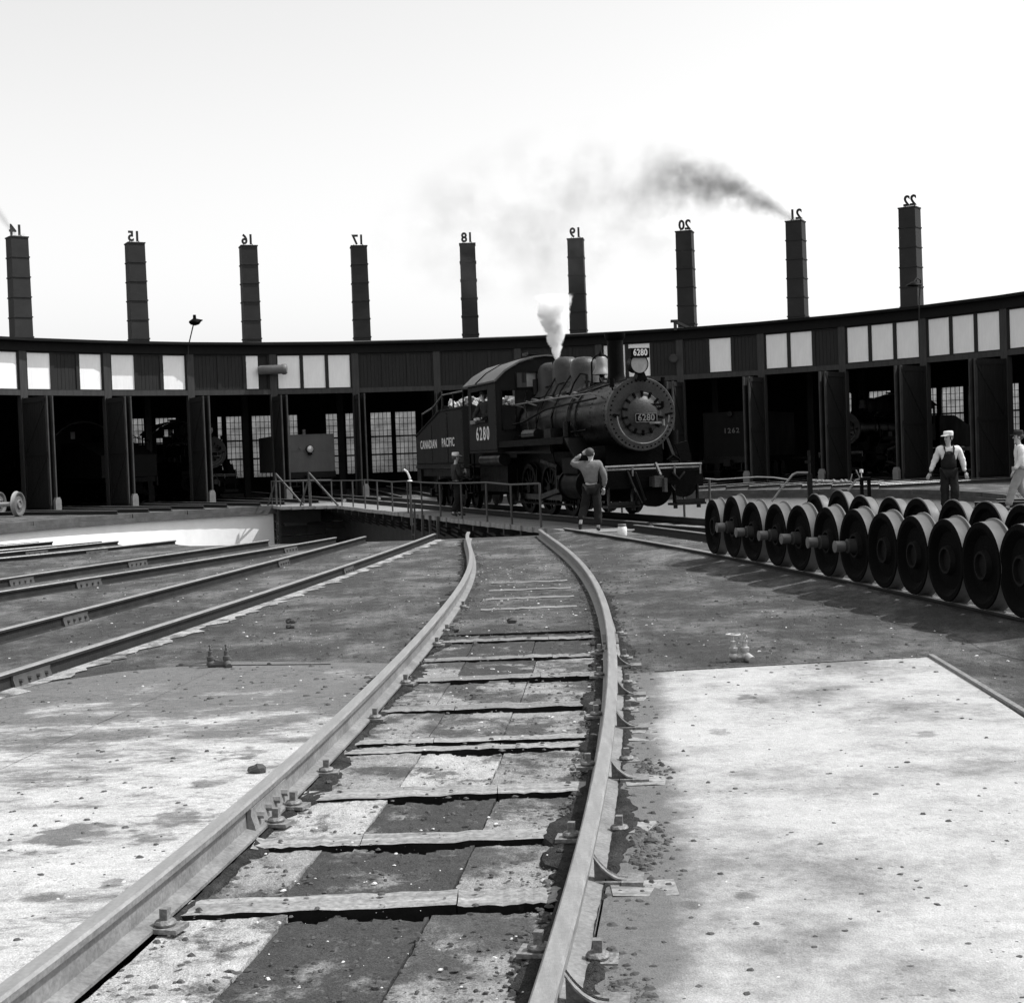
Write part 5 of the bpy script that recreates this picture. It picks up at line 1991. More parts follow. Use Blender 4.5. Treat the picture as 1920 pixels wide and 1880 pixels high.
def person(label, loc_, rz, J, shirt, trousers, sleeves='long', cap=None, hairm=M_HAIR, overalls=None, scale=1.0, group=None, legs=True):
    """J overrides joints; local +Y is forward, +X the person's right-hand side... (x to the right)"""
    t = thing('person', label, 'person', loc_, rz, group)
    t.scale = (scale,) * 3
    j = dict(pel=(0, 0, 0.96), spi=(0, 0.0, 1.14), che=(0, 0.0, 1.34), nec=(0, 0.0, 1.50), hed=(0, 0.02, 1.58),
             hl=(-0.09, 0, 0.92), kl=(-0.10, 0.01, 0.50), al=(-0.10, 0, 0.09), tl=(-0.11, 0.18, 0.03),
             hr=(0.09, 0, 0.92), kr=(0.10, 0.01, 0.50), ar=(0.10, 0, 0.09), tr=(0.11, 0.18, 0.03),
             sl=(-0.19, 0, 1.43), el=(-0.25, -0.02, 1.15), wl=(-0.26, 0.06, 0.90), fl=(-0.26, 0.09, 0.80),
             sr=(0.19, 0, 1.43), er=(0.25, -0.02, 1.15), wr=(0.26, 0.06, 0.90), fr=(0.26, 0.09, 0.80))
    j.update(J)
    rad = dict(pel=.10, spi=.085, che=.095, nec=.050, hl=.085, kl=.058, al=.04, tl=.035, hr=.085, kr=.058, ar=.04, tr=.035,
               sl=.055, el=.042, wl=.027, fl=.012, sr=.055, er=.042, wr=.027, fr=.012)
    H = Vector(j['hed'])
    nk = Vector(j['nec'])
    look = Vector(J.get('look', (0, 1, 0))).normalized()
    upv = Vector((0, 0, 1))
    B = {k: (*j[k], rad[k]) for k in rad}
    B['h0'] = (*(H + upv * 0.0 + look * 0.015), .056)
    B['h1'] = (*(H + upv * 0.07 + look * 0.015), .088)
    B['h2'] = (*(H + upv * 0.14 + look * 0.0), .086)
    B['h3'] = (*(H + upv * 0.19 - look * 0.01), .055)
    E_ = chain('pel', 'spi', 'che', 'nec', 'h0', 'h1', 'h2', 'h3') + chain('pel', 'hl', 'kl', 'al', 'tl') + chain('pel', 'hr', 'kr', 'ar', 'tr')
    E_ += chain('che', 'sl', 'el', 'wl') + chain('che', 'sr', 'er', 'wr')
    del B['fl'], B['fr']
    body = link('body', skinned('body', B, E_, M_SKIN), t)
    # hands: palm with four fingers and a thumb
    for s_ in ('l', 'r'):
        W = Vector(j['w' + s_])
        F_ = Vector(j['f' + s_])
        d_ = (F_ - W).normalized()
        sd = d_.cross(Vector((0, 1, 0)) if abs(d_.y) < 0.8 else Vector((0, 0, 1))).normalized()
        pn = d_.cross(sd).normalized()
        hj = {'w': (*W, .026), 'p': (*(W + d_ * 0.07), .030)}
        he = [('w', 'p')]
        for i, (o_, ln) in enumerate(((-.030, .075), (-.010, .085), (.010, .080), (.030, .062))):
            a_ = W + d_ * 0.095 + sd * o_
            b2 = a_ + d_ * ln * .5 + pn * .008
            c2 = b2 + d_ * ln * .4 + pn * .022
            hj['a%d' % i] = (*a_, .010)
            hj['b%d' % i] = (*b2, .009)
            hj['c%d' % i] = (*c2, .008)
            he += [('p', 'a%d' % i)] + chain('a%d' % i, 'b%d' % i, 'c%d' % i)
        th = W + d_ * .04 - sd * .035
        hj['t0'] = (*th, .012)
        hj['t1'] = (*(th + d_ * .035 - sd * .02 + pn * .01), .010)
        he += [('w', 't0'), ('t0', 't1')]
        link('hand', skinned('hand', hj, he, M_SKIN), t)
    # face: nose, ears, brow
    b_ = MB()
    side = look.cross(upv).normalized()
    fc = H + upv * 0.085 + look * 0.10
    b_.add([fc + upv * .035, fc + look * .028 - upv * .015, fc + side * .016 - upv * .02, fc - side * .016 - upv * .02], [(0, 2, 1), (0, 1, 3), (1, 2, 3), (0, 3, 2)])
    for s2 in (-1, 1):
        b_.ball(H + upv * .08 + side * s2 * .088 - look * .005, .028, 8, (0.5, 0.8, 1.1))
    part(b_, 'nose_and_ears', M_SKIN, t)
    b_ = MB()
    for s2 in (-1, 1):
        b_.ball(H + upv * .105 + side * s2 * .032 + look * .088, .012, 6)
    b_.bar(H + upv * .03 + look * .088 + side * .022, H + upv * .03 + look * .088 - side * .022, .008)
    part(b_, 'eyes_and_mouth', M_HAIR, t)
    # hair
    b_ = MB()
    hc = H + upv * 0.115 - look * 0.02
    b_.ball(hc, .103, 14, (0.95, 0.98, 1.0))
    kept = [(v[0], v[1], v[2]) for v in b_.v]
    b_.v = []
    for v in kept:
        q2 = Vector(v) - H
        if q2.dot(look) > 0.035 and q2.z < 0.16:
            v = tuple(Vector(v) - look * (q2.dot(look) - 0.035) * 1.0)
        if (Vector(v) - H).z < 0.03:
            v = (H.x + (v[0] - H.x) * .8, H.y + (v[1] - H.y) * .8, H.z + .03)
        b_.v.append(v)
    part(b_, 'hair', hairm, t)
    if cap:
        b_ = MB()
        cc = H + upv * 0.15
        b_.lathe([(.100, -0.01), (.108, .03), (.105, .075), (.085, .095), (.001, .10)], cc - look * 0.005, 'Z', 20)
        vis = cc + look * .10
        b_.add([vis + side * .08 - look * .03 + upv * .0, vis - side * .08 - look * .03, vis - side * .06 + look * .07 - upv * .02, vis + side * .06 + look * .07 - upv * .02,
                vis + side * .08 - look * .03 + upv * .012, vis - side * .08 - look * .03 + upv * .012, vis - side * .06 + look * .07 - upv * .008, vis + side * .06 + look * .07 - upv * .008],
               [(0, 1, 2, 3), (7, 6, 5, 4), (0, 3, 7, 4), (1, 5, 6, 2), (3, 2, 6, 7)])
        part(b_, 'cap', cap, t)
    # clothes
    S = {k: (*j[k], rad[k] + .022) for k in ('spi', 'che')}
    S = {'pe2': (*(Vector(j['pel']) + Vector((0, 0, .02))), .150, .125), 'spi': (*j['spi'], .150, .118), 'che': (*(Vector(j['che'])), .178, .130), 'col': (*(nk + Vector((0, 0, -.02))), .072)}
    Es = chain('pe2', 'spi', 'che', 'col')
    for s_ in ('l', 'r'):
        S['s' + s_] = (*j['s' + s_], .088)
        S['e' + s_] = (*j['e' + s_], .070)
        wv = Vector(j['w' + s_])
        ev = Vector(j['e' + s_])
        if sleeves == 'long':
            S['w' + s_] = (*(ev + (wv - ev) * .9), .046)
        else:
            S['w' + s_] = (*(ev + (wv - ev) * .25), .058)
        Es += chain('che', 's' + s_, 'e' + s_, 'w' + s_)
    link('shirt', skinned('shirt', S, Es, shirt, 2, 0.016), t)
    if legs:
        T_ = {'pel': (*j['pel'], .152, .13)}
        Et = []
        for s_ in ('l', 'r'):
            T_['h' + s_] = (*j['h' + s_], .122)
            T_['k' + s_] = (*j['k' + s_], .098)
            kv, av = Vector(j['k' + s_]), Vector(j['a' + s_])
            T_['a' + s_] = (*(kv + (av - kv) * .93), .088)
            Et += chain('pel', 'h' + s_, 'k' + s_, 'a' + s_)
        link('trousers', skinned('trousers', T_, Et, trousers, 2, 0.018), t)
        for s_ in ('l', 'r'):
            a_, t_ = Vector(j['a' + s_]), Vector(j['t' + s_])
            fw = (t_ - a_)
            fw2 = Vector((fw.x, fw.y, 0)).normalized() if fw.length > 0 else Vector((0, 1, 0))
            bj = {'a': (*a_, .052), 'h': (*(a_ + Vector((0, 0, -.045)) - fw2 * .035 * (1 if fw.z > -.12 else 0.2)), .042), 'm': (*(a_ + (t_ - a_) * .55), .045), 't': (*t_, .036)}
            link('boot', skinned('boot', bj, [('a', 'h'), ('a', 'm'), ('m', 't')], M_BOOT), t)
    if overalls:
        O = {'pel': (*j['pel'], .20, .17), 'spi': (*j['spi'], .185, .185), 'bib': (*(Vector(j['che']) + Vector((0, .02, -.06))), .178, .178), 'top': (*(Vector(j['che']) + Vector((0, .06, .08))), .10, .10)}
        link('bib', skinned('bib', O, chain('pel', 'spi', 'bib', 'top'), overalls), t)
        b_ = MB()
        for s2 in (-1, 1):
            b_.tube([(s2 * .08, .155, 1.32), (s2 * .10, .12, 1.45), (s2 * .10, .0, 1.515), (s2 * .05, -.14, 1.38), (0, -.15, 1.25)], .018, 6)
        part(b_, 'straps', overalls, t)
    return t


# man in the foreground of the turntable, back to us, left hand raised to his forehead
pA_ = at(1108, 995, 0.02)
person('man seen from behind in grey shirt and dark jeans, left hand at his forehead', (pA_.x + .04, pA_.y, 0.0), R(-4),
       dict(hl=(-0.09, 0, 0.92), kl=(-0.16, 0.12, 0.52), al=(-0.25, -0.18, 0.22), tl=(-0.27, -0.09, 0.06),
            hr=(0.09, 0.0, 0.92), kr=(0.12, 0.0, 0.50), ar=(0.12, 0, 0.09), tr=(0.13, 0.18, 0.03),
            sl=(-0.20, 0.01, 1.43), el=(-0.40, 0.10, 1.45), wl=(-0.19, 0.16, 1.66), fl=(-0.08, 0.16, 1.72),
            er=(0.29, -0.03, 1.16), wr=(0.27, 0.04, 0.92), fr=(0.25, 0.10, 0.83), look=(0.45, 0.9, 0.0), hed=(0.0, 0.02, 1.57)),
       M_SHIRTG, M_DENIM, scale=0.99)
# man in a white cap beside the tender
pB_ = P0 + Matrix.Rotation(THB, 3, 'Z') @ Vector((-1.80, -5.2, 0))
person('man in a white cap and dark work clothes walking beside the tender', (pB_.x, pB_.y, 0.01), R(-70),
       dict(kl=(-0.10, 0.12, 0.50), al=(-0.10, 0.10, 0.10), tl=(-0.1, 0.28, 0.05), kr=(0.1, 0.0, 0.5), ar=(0.1, -0.16, 0.12), tr=(0.1, 0.0, 0.04),
            er=(0.24, 0.05, 1.16), wr=(0.12, 0.26, 1.24), fr=(0.04, 0.28, 1.30), el=(-.24, .05, 1.16), wl=(-.12, .26, 1.20), fl=(-.04, .28, 1.26)),
       M_JACKET, M_OVER, cap=M_CAPW, scale=1.0)
# man in dark overalls behind the wheelsets
person('man in dark bib overalls, pale shirt and white cap walking behind the wheelsets', (9.70, 31.9, 0.0), R(172),
       dict(sl=(-0.20, 0, 1.43), el=(-0.30, -0.03, 1.16), wl=(-0.33, 0.02, 0.92), fl=(-0.36, 0.05, 0.82),
            sr=(0.20, 0, 1.43), er=(0.29, -0.06, 1.17), wr=(0.40, -0.02, 0.94), fr=(0.44, 0.0, 0.85), look=(0.75, 0.65, 0), kl=(-.1, .1, .5)),
       M_SHIRTW, M_OVER, cap=M_CAPW, overalls=M_OVER, scale=1.02, hairm=M_HAIR)
# man at the right edge
person('man in white shirt, light trousers and dark cap at the right edge', (11.38, 32.2, 0.0), R(80),
       dict(kl=(-0.1, 0.18, 0.52), al=(-0.1, 0.30, 0.10), tl=(-0.1, 0.48, 0.06), kr=(0.1, -0.02, 0.50), ar=(0.1, -0.34, 0.16), tr=(0.1, -0.20, 0.04),
            er=(.24, -.10, 1.16), wr=(.24, .04, .94), fr=(.24, .08, .84), el=(-.24, .0, 1.16), wl=(-.25, .16, .94), fl=(-.24, .22, .86)),
       M_SHIRTW, M_TROUSL, cap=M_JACKET, scale=1.0)
# engineer in the cab window
Lw = Matrix.Rotation(THB, 3, 'Z')
pe = Vector((3.10, 31.8, 0.168)) + Lw @ Vector((-1.12, 8.85, 1.62))
person('engineer in dark clothes leaning out of the cab window of the locomotive', (pe.x, pe.y, pe.z + 0.0), THB + R(120),
       dict(el=(-.3, .18, 1.10), wl=(-.12, .36, .98), fl=(-.02, .4, .98), er=(.3, .18, 1.10), wr=(.14, .36, .96), fr=(.06, .4, .96), look=(.7, .7, 0),
            nec=(0, .06, 1.48), hed=(0, .10, 1.54), kl=(-.1, .1, .5), kr=(.1, .1, .5)),
       M_JACKET, M_OVER, cap=M_JACKET, scale=0.95)

# ------------------------------------------------------------------ small things
# white jar on the ground by the pit
p = at(1167, 1004, 0.0)
t = thing('jar', 'white jar with a screw lid standing beside the track near the turntable', 'jar', (p.x, p.y, 0))
b = MB()
b.lathe([(0.001, 0), (0.088, 0), (0.094, 0.02), (0.094, 0.15), (0.075, 0.185)], (0, 0, 0), 'Z', 22)
part(b, 'glass_body', M_CAN, t)
b = MB()
b.lathe([(0.078, 0.180), (0.082, 0.185), (0.082, 0.222), (0.075, 0.228), (0.001, 0.228)], (0, 0, 0), 'Z', 22)
part(b, 'lid', M_LOCOL, t)


def valve(label, x, y, s_, m_, second=0.075, wheel=True):
    t_ = thing('water_valve', label, 'valve', (x, y, 0.0), 0)
    t_.scale = (s_,) * 3
    for i, dx in enumerate((0.0, second)):
        b_ = MB()
        h = 0.0 if i == 0 else 0.0
        b_.ball((dx, 0, 0.035), 0.034, 14, (1.0, 1.0, 0.9))
        b_.lathe([(0.02, 0.05), (0.028, 0.065), (0.030, 0.075), (0.030, 0.092), (0.018, 0.096), (0.016, 0.12), (0.020, 0.122), (0.020, 0.135), (0.008, 0.14), (0.006, 0.175), (0.001, 0.175)], (dx, 0, 0), 'Z', 14)
        part(b_, 'valve_body', m_, t_)
        b_ = MB()
        if i == 0 and wheel:
            b_.tube([(dx + 0.045 * math.cos(a_), 0.045 * math.sin(a_), 0.178) for a_ in np.linspace(0, 2 * PI, 17)], 0.007, 6)
            b_.bar((dx - .045, 0, .178), (dx + .045, 0, .178), .007)
            b_.bar((dx, -.045, .178), (dx, .045, .178), .007)
        else:
            b_.bar((dx - .006, 0, .172), (dx + .006, 0, .182), .02)
            b_.tube([(dx + .01, 0.045 * math.cos(a_), .16 + 0.012 * math.sin(a_)) for a_ in np.linspace(0, 2 * PI, 13)], .004, 5)
        part(b_, 'hand_wheel', m_, t_)
    b_ = MB()
    b_.cyl((second + .01, -0.01, .035), (second + .035, -.075, .015), .026, .026, n=14)
    b_.lathe([(0.02, 0.0), (0.027, 0.005)], (second, 0, 0), 'Z', 6)
    part(b_, 'spout', m_, t_)
    b_ = MB()
    b_.tube([(-0.02, 0, .03), (second, 0, .03)], .022, 10)
    part(b_, 'cross_pipe', m_, t_)
    return t_


pv = at(1376, 1240)
valve('pair of pale brass water valves with a scalloped hand wheel, right of the curving track', pv.x, pv.y, 1.15, mat('brass_pale', 0.38, 0.45, 0.25, 12, metal=0.4))
pv = at(395, 1252)
valve('pair of dark rusty water valves with bare stems, left of the curving track', pv.x, pv.y, 1.0, mat('rust_dark', 0.09, 0.7, 0.3, 14), second=0.13, wheel=False)
b = MB()
a_, b_ = at(330, 1250), at(620, 1247)
b.tube([(a_.x, a_.y, .006), (b_.x, b_.y, .006)], 0.008, 6)
part(b, 'ground_pipe', M_RAILD, None, label='thin dark pipe lying on the ground beside the left valves', cat='pipe')

# standing pipe post, overhead pipe and workbench at the pit rim on the right
D_ = 27.6
c0 = atD(1519, 930, D_)
t = thing('standpipe', 'dark upright post with a bent water pipe behind the wheelsets', 'standpipe', (c0.x, D_, 0))
b = MB()
b.bar((0, 0, 0), (0, 0, 1.1), 0.09)
b.cyl((0, 0, 1.1), (0, 0, 1.55), 0.025, n=8)
b.box((-0.03, 0, 1.33), (0.1, 0.06, 0.05))
b.box((0.0, 0, 1.5), (0.05, 0.05, 0.1))
part(b, 'post', M_LOCO, t, smooth=False)
b = MB()
ql = [atD(x, y, D_ - .0) - Vector((c0.x, D_, 0)) for x, y in ((1515, 886), (1494, 886), (1486, 890), (1478, 900), (1460, 922), (1447, 940))]
b.tube(ql, 0.020, 8)
part(b, 'bent_pipe', M_PIPE, t)
b = MB()
ql = [atD(x, y, D_) - Vector((c0.x, D_, 0)) for x, y in ((1520, 901), (1545, 902), (1576, 904), (1596, 903))]
b.tube(ql, 0.030, 8)
for x in (1531, 1542, 1563, 1578, 1586):
    q_ = atD(x, 902.5, D_) - Vector((c0.x, D_, 0))
    b.ball(q_, 0.045, 8)
part(b, 'level_pipe', M_PIPE, t)
b = MB()
for x, y0_ in ((1533, 892), (1547, 888)):
    q_ = atD(x, 902, D_) - Vector((c0.x, D_, 0))
    r2 = atD(x, y0_, D_) - Vector((c0.x, D_, 0))
    b.bar(q_, r2, 0.02)
part(b, 'valve_stem', M_LOCO, t, smooth=False)
c1 = atD(1622, 895, D_)
t = thing('control_stand', 'low dark bench with levers and a pale round cap behind the wheelsets', 'control stand', (c1.x, D_, 0))
b = MB()
h1 = atD(1622, 897, D_).z
b.box((0.0, 0, h1), (0.20, 0.14, 0.05))
for dx in (-0.07, 0.07):
    b.bar((dx, 0, 0), (dx, 0, h1), 0.06)
part(b, 'bench_frame', M_BLACK, t, smooth=False)
b = MB()
q1, q2, q3 = [atD(x, y, D_) - Vector((c1.x, D_, 0)) for x, y in ((1596, 912), (1605, 900), (1618, 896))]
b.tube([atD(1590, 920, D_) - Vector((c1.x, D_, 0)), q2, q3], 0.022, 8)
part(b, 'curved_pipe', M_PIPE, t)
b = MB()
for (xa_, ya_), (xb_, yb_) in (((1598, 888), (1595, 900)), ((1605, 881), (1612, 896))):
    b.tube([atD(xa_, ya_, D_) - Vector((c1.x, D_, 0)), atD(xb_, yb_, D_) - Vector((c1.x, D_, 0))], 0.012, 6)
part(b, 'lever', M_PIPE, t)
b = MB()
q_ = atD(1615, 883, D_) - Vector((c1.x, D_, 0))
b.lathe([(0.001, -0.03), (0.035, -0.03), (0.035, 0.03), (0.001, 0.035)], q_, 'Z', 12)
b.bar(q_, q_ + Vector((0, 0, -0.13)), 0.015)
part(b, 'round_cap', M_CAN, t)
b = MB()
hp = [atD(x, y, 29.0) for x, y in ((1322, 897), (1345, 899), (1375, 897), (1420, 894), (1450, 895), (1478, 899))]
b.tube(hp, 0.016, 6)
part(b, 'air_hose', M_PIPE, None, label='pale hose sagging from the bridge railing to the bent pipe', cat='hose')
# valve with a white spout beside the railing left of the tender
D_ = 41.0
c2 = atD(770, 940, D_)
t = thing('hydrant', 'hydrant with a bright curved spout behind the bridge railing left of the tender', 'hydrant', (c2.x, D_, 0))
b = MB()
b.cyl((0, 0, -0.2), (0, 0, 1.05), 0.035, n=8)
part(b, 'riser', M_RAILING, t)
b = MB()
b.tube([atD(x, y, D_) - Vector((c2.x, D_, 0)) for x, y in ((757, 880), (763, 884), (767, 892), (769, 898))], 0.03, 8)
b.lathe([(0.001, 1.06), (0.08, 1.06), (0.06, 1.09), (0.001, 1.1)], (0, 0, 0), 'Z', 12)
part(b, 'spout', M_CAN, t)

# loose cinders and pale chips
r_ = random.Random(11)
ROCK = [(1, 0, -.1), (.45, .85, 0), (-.5, .8, -.1), (-1, -.05, 0), (-.4, -.85, -.1), (.5, -.8, 0), (.5, .1, .55), (-.1, .5, .6), (-.45, -.15, .5), (.05, -.45, .6)]
ROCKF = [(0, 1, 6), (1, 7, 6), (1, 2, 7), (2, 8, 7), (2, 3, 8), (3, 4, 8), (4, 9, 8), (4, 5, 9), (5, 6, 9), (5, 0, 6), (6, 7, 8, 9)]


def scatter(mb_, n_, fx, fy, s0, s1, z=0.0):
    for _ in range(n_):
        x, y = fx(), 0
        x, y = fx() if not callable(fy) else (None, None), None
    return mb_


def rocks(name, n_, gen, s0, s1, m_):
    b_ = MB()
    for _ in range(n_):
        x, y, z = gen()
        s_ = s0 + (s1 - s0) * r_.random() ** 2.5
        a_ = r_.uniform(0, 6.28)
        c_, d_ = math.cos(a_), math.sin(a_)
        sx, sy, sz = s_ * r_.uniform(.7, 1.3), s_ * r_.uniform(.6, 1.1), s_ * r_.uniform(.5, .9)
        b_.add([(x + c_ * p_[0] * sx - d_ * p_[1] * sy, y + d_ * p_[0] * sx + c_ * p_[1] * sy, z + p_[2] * sz + s_ * .05) for p_ in
                [(q2[0] + r_.uniform(-.2, .2), q2[1] + r_.uniform(-.2, .2), q2[2]) for q2 in ROCK]], ROCKF)
    return part(b_, name, m_, None, smooth=False, kind='stuff')


def g_wide():
    y = 4 + 24 * r_.random() ** 1.3
    return (r_.uniform(-0.36, 0.36) * y, y, 0.004)


def g_between():
    y = 3.6 + 20 * r_.random() ** 1.6
    while any(0 < t_ - y < 0.34 for t_ in TY):
        y = 3.6 + 20 * r_.random() ** 1.6
    a_, b2 = xl(y) + .1, xr(y) - .1
    return (r_.uniform(a_, b2), y, -0.02 if y < 13 else 0.0)


def g_edge():
    y = 3.6 + 20 * r_.random() ** 1.3
    if r_.random() < .65:
        return (xr(y) - .11 - abs(r_.gauss(0, .035)), y, -0.02 if y < 13 else 0.0)
    if r_.random() < .5:
        return (xr(y) + .09 + abs(r_.gauss(0, .11)), y, 0.006)
    return (xl(y) + .12 + abs(r_.gauss(0, .06)), y, -0.02 if y < 13 else 0.0)


def g_heap():
    y0_ = r_.choice((3.9, 4.15, 5.6, 7.2, 5.9))
    return (xr(y0_) + .16 + abs(r_.gauss(0, .07)), y0_ + r_.gauss(0, .16), 0.008)


rocks('loose_cinders', 5200, g_wide, 0.002, 0.020, M_STONE)
rocks('loose_cinders', 3600, g_between, 0.002, 0.014, M_STONE)
rocks('loose_cinders', 3000, g_edge, 0.004, 0.024, M_STONE)
rocks('loose_cinders', 900, g_heap, 0.004, 0.022, M_STONE)
def g_mid():
    y = 9.5 + 19 * r_.random()
    return (r_.uniform(-0.34, 0.36) * y, y, 0.004)


rocks('loose_cinders', 3000, g_mid, 0.006, 0.030, M_STONE)
rocks('pale_chips', 500, g_mid, 0.005, 0.018, M_STONEL)
rocks('pale_chips', 260, g_between, 0.004, 0.016, M_STONEL)
rocks('pale_chips', 900, g_wide, 0.002, 0.011, M_STONEL)
for i, (px, py, s_, lb) in enumerate(((545, 1168, .045, 'dark stone lying left of the rail, left of a paler one'), (483, 1450, .04, 'large dark stone against the near side of the left rail'), (960, 1168, .04, 'dark stone in the middle of the curving track'),
                                      (850, 1185, .045, 'dark stone against the inside of the left rail'), (545, 1178, .04, 'small dark stone in front of the dark pair'), (1220, 1582, .022, 'small round dark stone right of the rail brace'))):
    p = at(px, py)
    b = MB()
    b.ball((0, 0, 0), s_, 10, (1.3, 0.9, 0.75))
    b.v = [(v[0] + r_.uniform(-.2, .2) * s_, v[1] + r_.uniform(-.2, .2) * s_, v[2] + r_.uniform(-.12, .12) * s_) for v in b.v]
    part(b, 'stone', M_STONE, None, smooth=False, loc=(p.x, p.y, s_ * .55), label=lb, cat='stone')


b = MB()
jl = []
p0_, p1_ = at(-80, 1482), at(440, 1240)
for i in range(60):
    t_ = i / 59
    p = p0_.lerp(p1_, t_)
    wv = 0.012 * mnoise.noise((t_ * 14, 1, 2))
    ww_ = 0.010 + 0.008 * abs(mnoise.noise((t_ * 30, 4, 2)))
    jl += [(p.x + wv, p.y - ww_, 0.0085), (p.x + wv, p.y + ww_, 0.0085)]
b.add(jl, [(2 * i, 2 * i + 2, 2 * i + 3, 2 * i + 1) for i in range(59)])
part(b, 'slab_joint', M_HEAP, None, smooth=False, kind='structure')

# ------------------------------------------------------------------ smoke and steam
def vol_mat(name, dens_fn, color, aniso=0.0):
    M = bpy.data.materials.new(name)
    M.use_nodes = True
    n_ = M.node_tree
    for nd in list(n_.nodes):
        if nd.type == 'BSDF_PRINCIPLED':
            n_.nodes.remove(nd)
    out = [x for x in n_.nodes if x.type == 'OUTPUT_MATERIAL'][0]
    pv_ = n_.nodes.new('ShaderNodeVolumePrincipled')
    pv_.inputs['Color'].default_value = (*[color] * 3, 1)
    pv_.inputs['Anisotropy'].default_value = aniso
    tc = n_.nodes.new('ShaderNodeTexCoord')
    sx = n_.nodes.new('ShaderNodeSeparateXYZ')
    n_.links.new(tc.outputs['Object'], sx.inputs[0])

    def mt(op, a_, b2=None, c_=None):
        q2 = n_.nodes.new('ShaderNodeMath')
        q2.operation = op
        for k, v in enumerate((a_, b2, c_)):
            if v is None:
                continue
            if isinstance(v, (int, float)):
                q2.inputs[k].default_value = v
            else:
                n_.links.new(v, q2.inputs[k])
        return q2.outputs[0]

    def nz(sc, det=5, ro=.6):
        q2 = n_.nodes.new('ShaderNodeTexNoise')
        q2.inputs['Scale'].default_value = sc
        q2.inputs['Detail'].default_value = det
        q2.inputs['Roughness'].default_value = ro
        n_.links.new(tc.outputs['Object'], q2.inputs['Vector'])
        return q2.outputs['Fac']
    d_ = dens_fn(sx.outputs, mt, nz)
    n_.links.new(d_, pv_.inputs['Density'])
    n_.links.new(pv_.outputs[0], out.inputs['Volume'])
    return M


def plume_density(k, slope, bend, r0, r1, length, thr, nscale, sgn=-1):
    def f(o, mt, nz):
        t_ = mt('MAXIMUM', mt('MULTIPLY', o[0], sgn), 0.0)
        zc = mt('ADD', mt('MULTIPLY', t_, slope), mt('MULTIPLY', mt('MULTIPLY', t_, t_), bend))
        dz = mt('SUBTRACT', o[2], zc)
        dist = mt('SQRT', mt('ADD', mt('MULTIPLY', dz, dz), mt('MULTIPLY', o[1], o[1])))
        rr_ = mt('ADD', mt('MULTIPLY', t_, r1), r0)
        fall = mt('MAXIMUM', mt('SUBTRACT', 1.0, mt('DIVIDE', dist, rr_)), 0.0)
        fade = mt('MAXIMUM', mt('SUBTRACT', 1.0, mt('DIVIDE', t_, length)), 0.0)
        nn = mt('MAXIMUM', mt('SUBTRACT', mt('ADD', nz(nscale), mt('MULTIPLY', fall, mt('ADD', 0.20, mt('DIVIDE', 0.25, mt('ADD', t_, 0.6))))), thr), 0.0)
        back = mt('GREATER_THAN', mt('MULTIPLY', o[0], sgn), -0.45)
        return mt('MULTIPLY', mt('MULTIPLY', mt('MULTIPLY', mt('MULTIPLY', nn, fall), fade), k), back)
    return f


pc = pol(-36.85 + 8.955 * 7, 42.3, CZ1)
b = MB()
b.box((-6.0, 0, 1.6), (13.5, 5.0, 6.4))
part(b, 'chimney_smoke', vol_mat('dark_smoke', plume_density(9.0, 0.72, -0.05, 0.36, 0.31, 9.0, 0.51, 1.1), 0.15), None, smooth=False, loc=pc, kind='stuff')
# thin veil drifting on to the left
pcv = Vector((3.5, 83.0, 15.6))


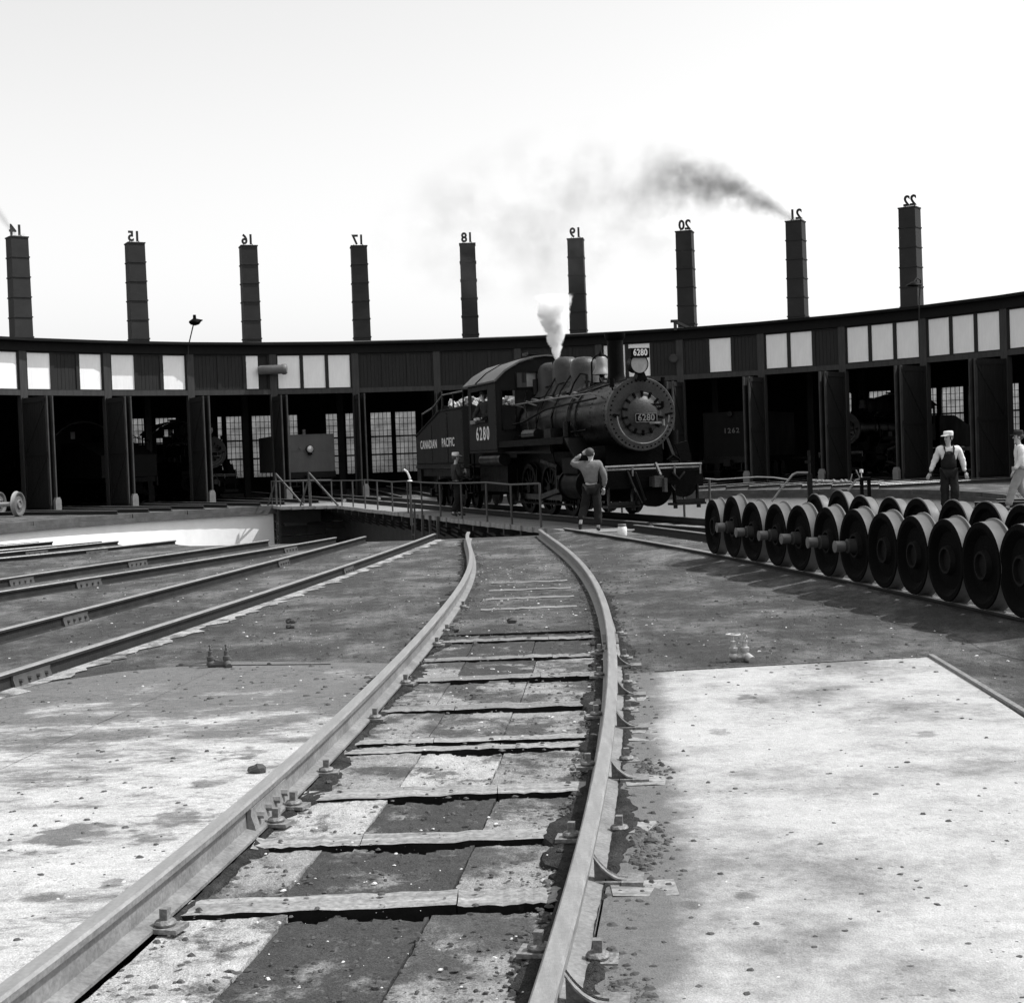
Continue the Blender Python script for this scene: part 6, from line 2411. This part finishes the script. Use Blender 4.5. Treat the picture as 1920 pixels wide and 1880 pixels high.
def veil(o, mt, nz):
    ex = mt('ADD', mt('ADD', mt('MULTIPLY', mt('MULTIPLY', o[0], o[0]), 0.0075), mt('MULTIPLY', mt('MULTIPLY', mt('ADD', o[2], mt('MULTIPLY', o[0], -0.12)), mt('ADD', o[2], mt('MULTIPLY', o[0], -0.12))), 0.035)), mt('MULTIPLY', mt('MULTIPLY', o[1], o[1]), 0.08))
    fall = mt('MAXIMUM', mt('SUBTRACT', 1.0, ex), 0.0)
    nn = mt('MAXIMUM', mt('SUBTRACT', nz(0.35, 8, .65), 0.47), 0.0)
    return mt('MULTIPLY', mt('MULTIPLY', nn, fall), 0.95)


b = MB()
b.box((0, 0, 0), (23, 7, 11.5))
part(b, 'chimney_smoke', vol_mat('thin_smoke', veil, 0.25), None, smooth=False, loc=pcv, kind='stuff')
pc2 = pol(-36.85, 42.3, CZ1)
b = MB()
b.box((-2.2, 0, 2.2), (5.6, 3.0, 5.4))
part(b, 'chimney_smoke', vol_mat('pale_smoke', plume_density(3.5, 1.5, 0.0, 0.3, 0.35, 5.0, 0.42, 0.7), 0.35), None, smooth=False, loc=pc2, kind='stuff')
# white steam from the safety valve
ps = Vector((3.10, 31.8, 0.168)) + Lw @ Vector((0, 6.0, 3.9))


def steam(o, mt, nz):
    h = mt('MAXIMUM', o[2], 0.0)
    dx = mt('ADD', o[0], mt('MULTIPLY', h, 0.03))
    dist = mt('SQRT', mt('ADD', mt('MULTIPLY', dx, dx), mt('MULTIPLY', o[1], o[1])))
    rr_ = mt('ADD', mt('MULTIPLY', mt('POWER', h, 0.9), 0.36), 0.05)
    fall = mt('MAXIMUM', mt('SUBTRACT', 1.0, mt('DIVIDE', dist, rr_)), 0.0)
    fade = mt('MINIMUM', mt('MAXIMUM', mt('MULTIPLY', mt('SUBTRACT', 1.75, h), 1.2), 0.0), 1.0)
    nn = mt('MINIMUM', mt('MAXIMUM', mt('MULTIPLY', mt('SUBTRACT', mt('ADD', nz(3.4, 6, .65), mt('MULTIPLY', fall, 0.55)), 0.62), 9.0), 0.0), 1.0)
    edge = mt('MINIMUM', mt('MULTIPLY', fall, 5.0), 1.0)
    return mt('MULTIPLY', mt('MULTIPLY', mt('MULTIPLY', nn, fade), edge), 26.0)


b = MB()
b.box((0, 0, 0.88), (1.5, 1.5, 1.8))
part(b, 'steam_plume', vol_mat('steam', steam, 1.0, 0.0), None, smooth=False, loc=ps, kind='stuff')
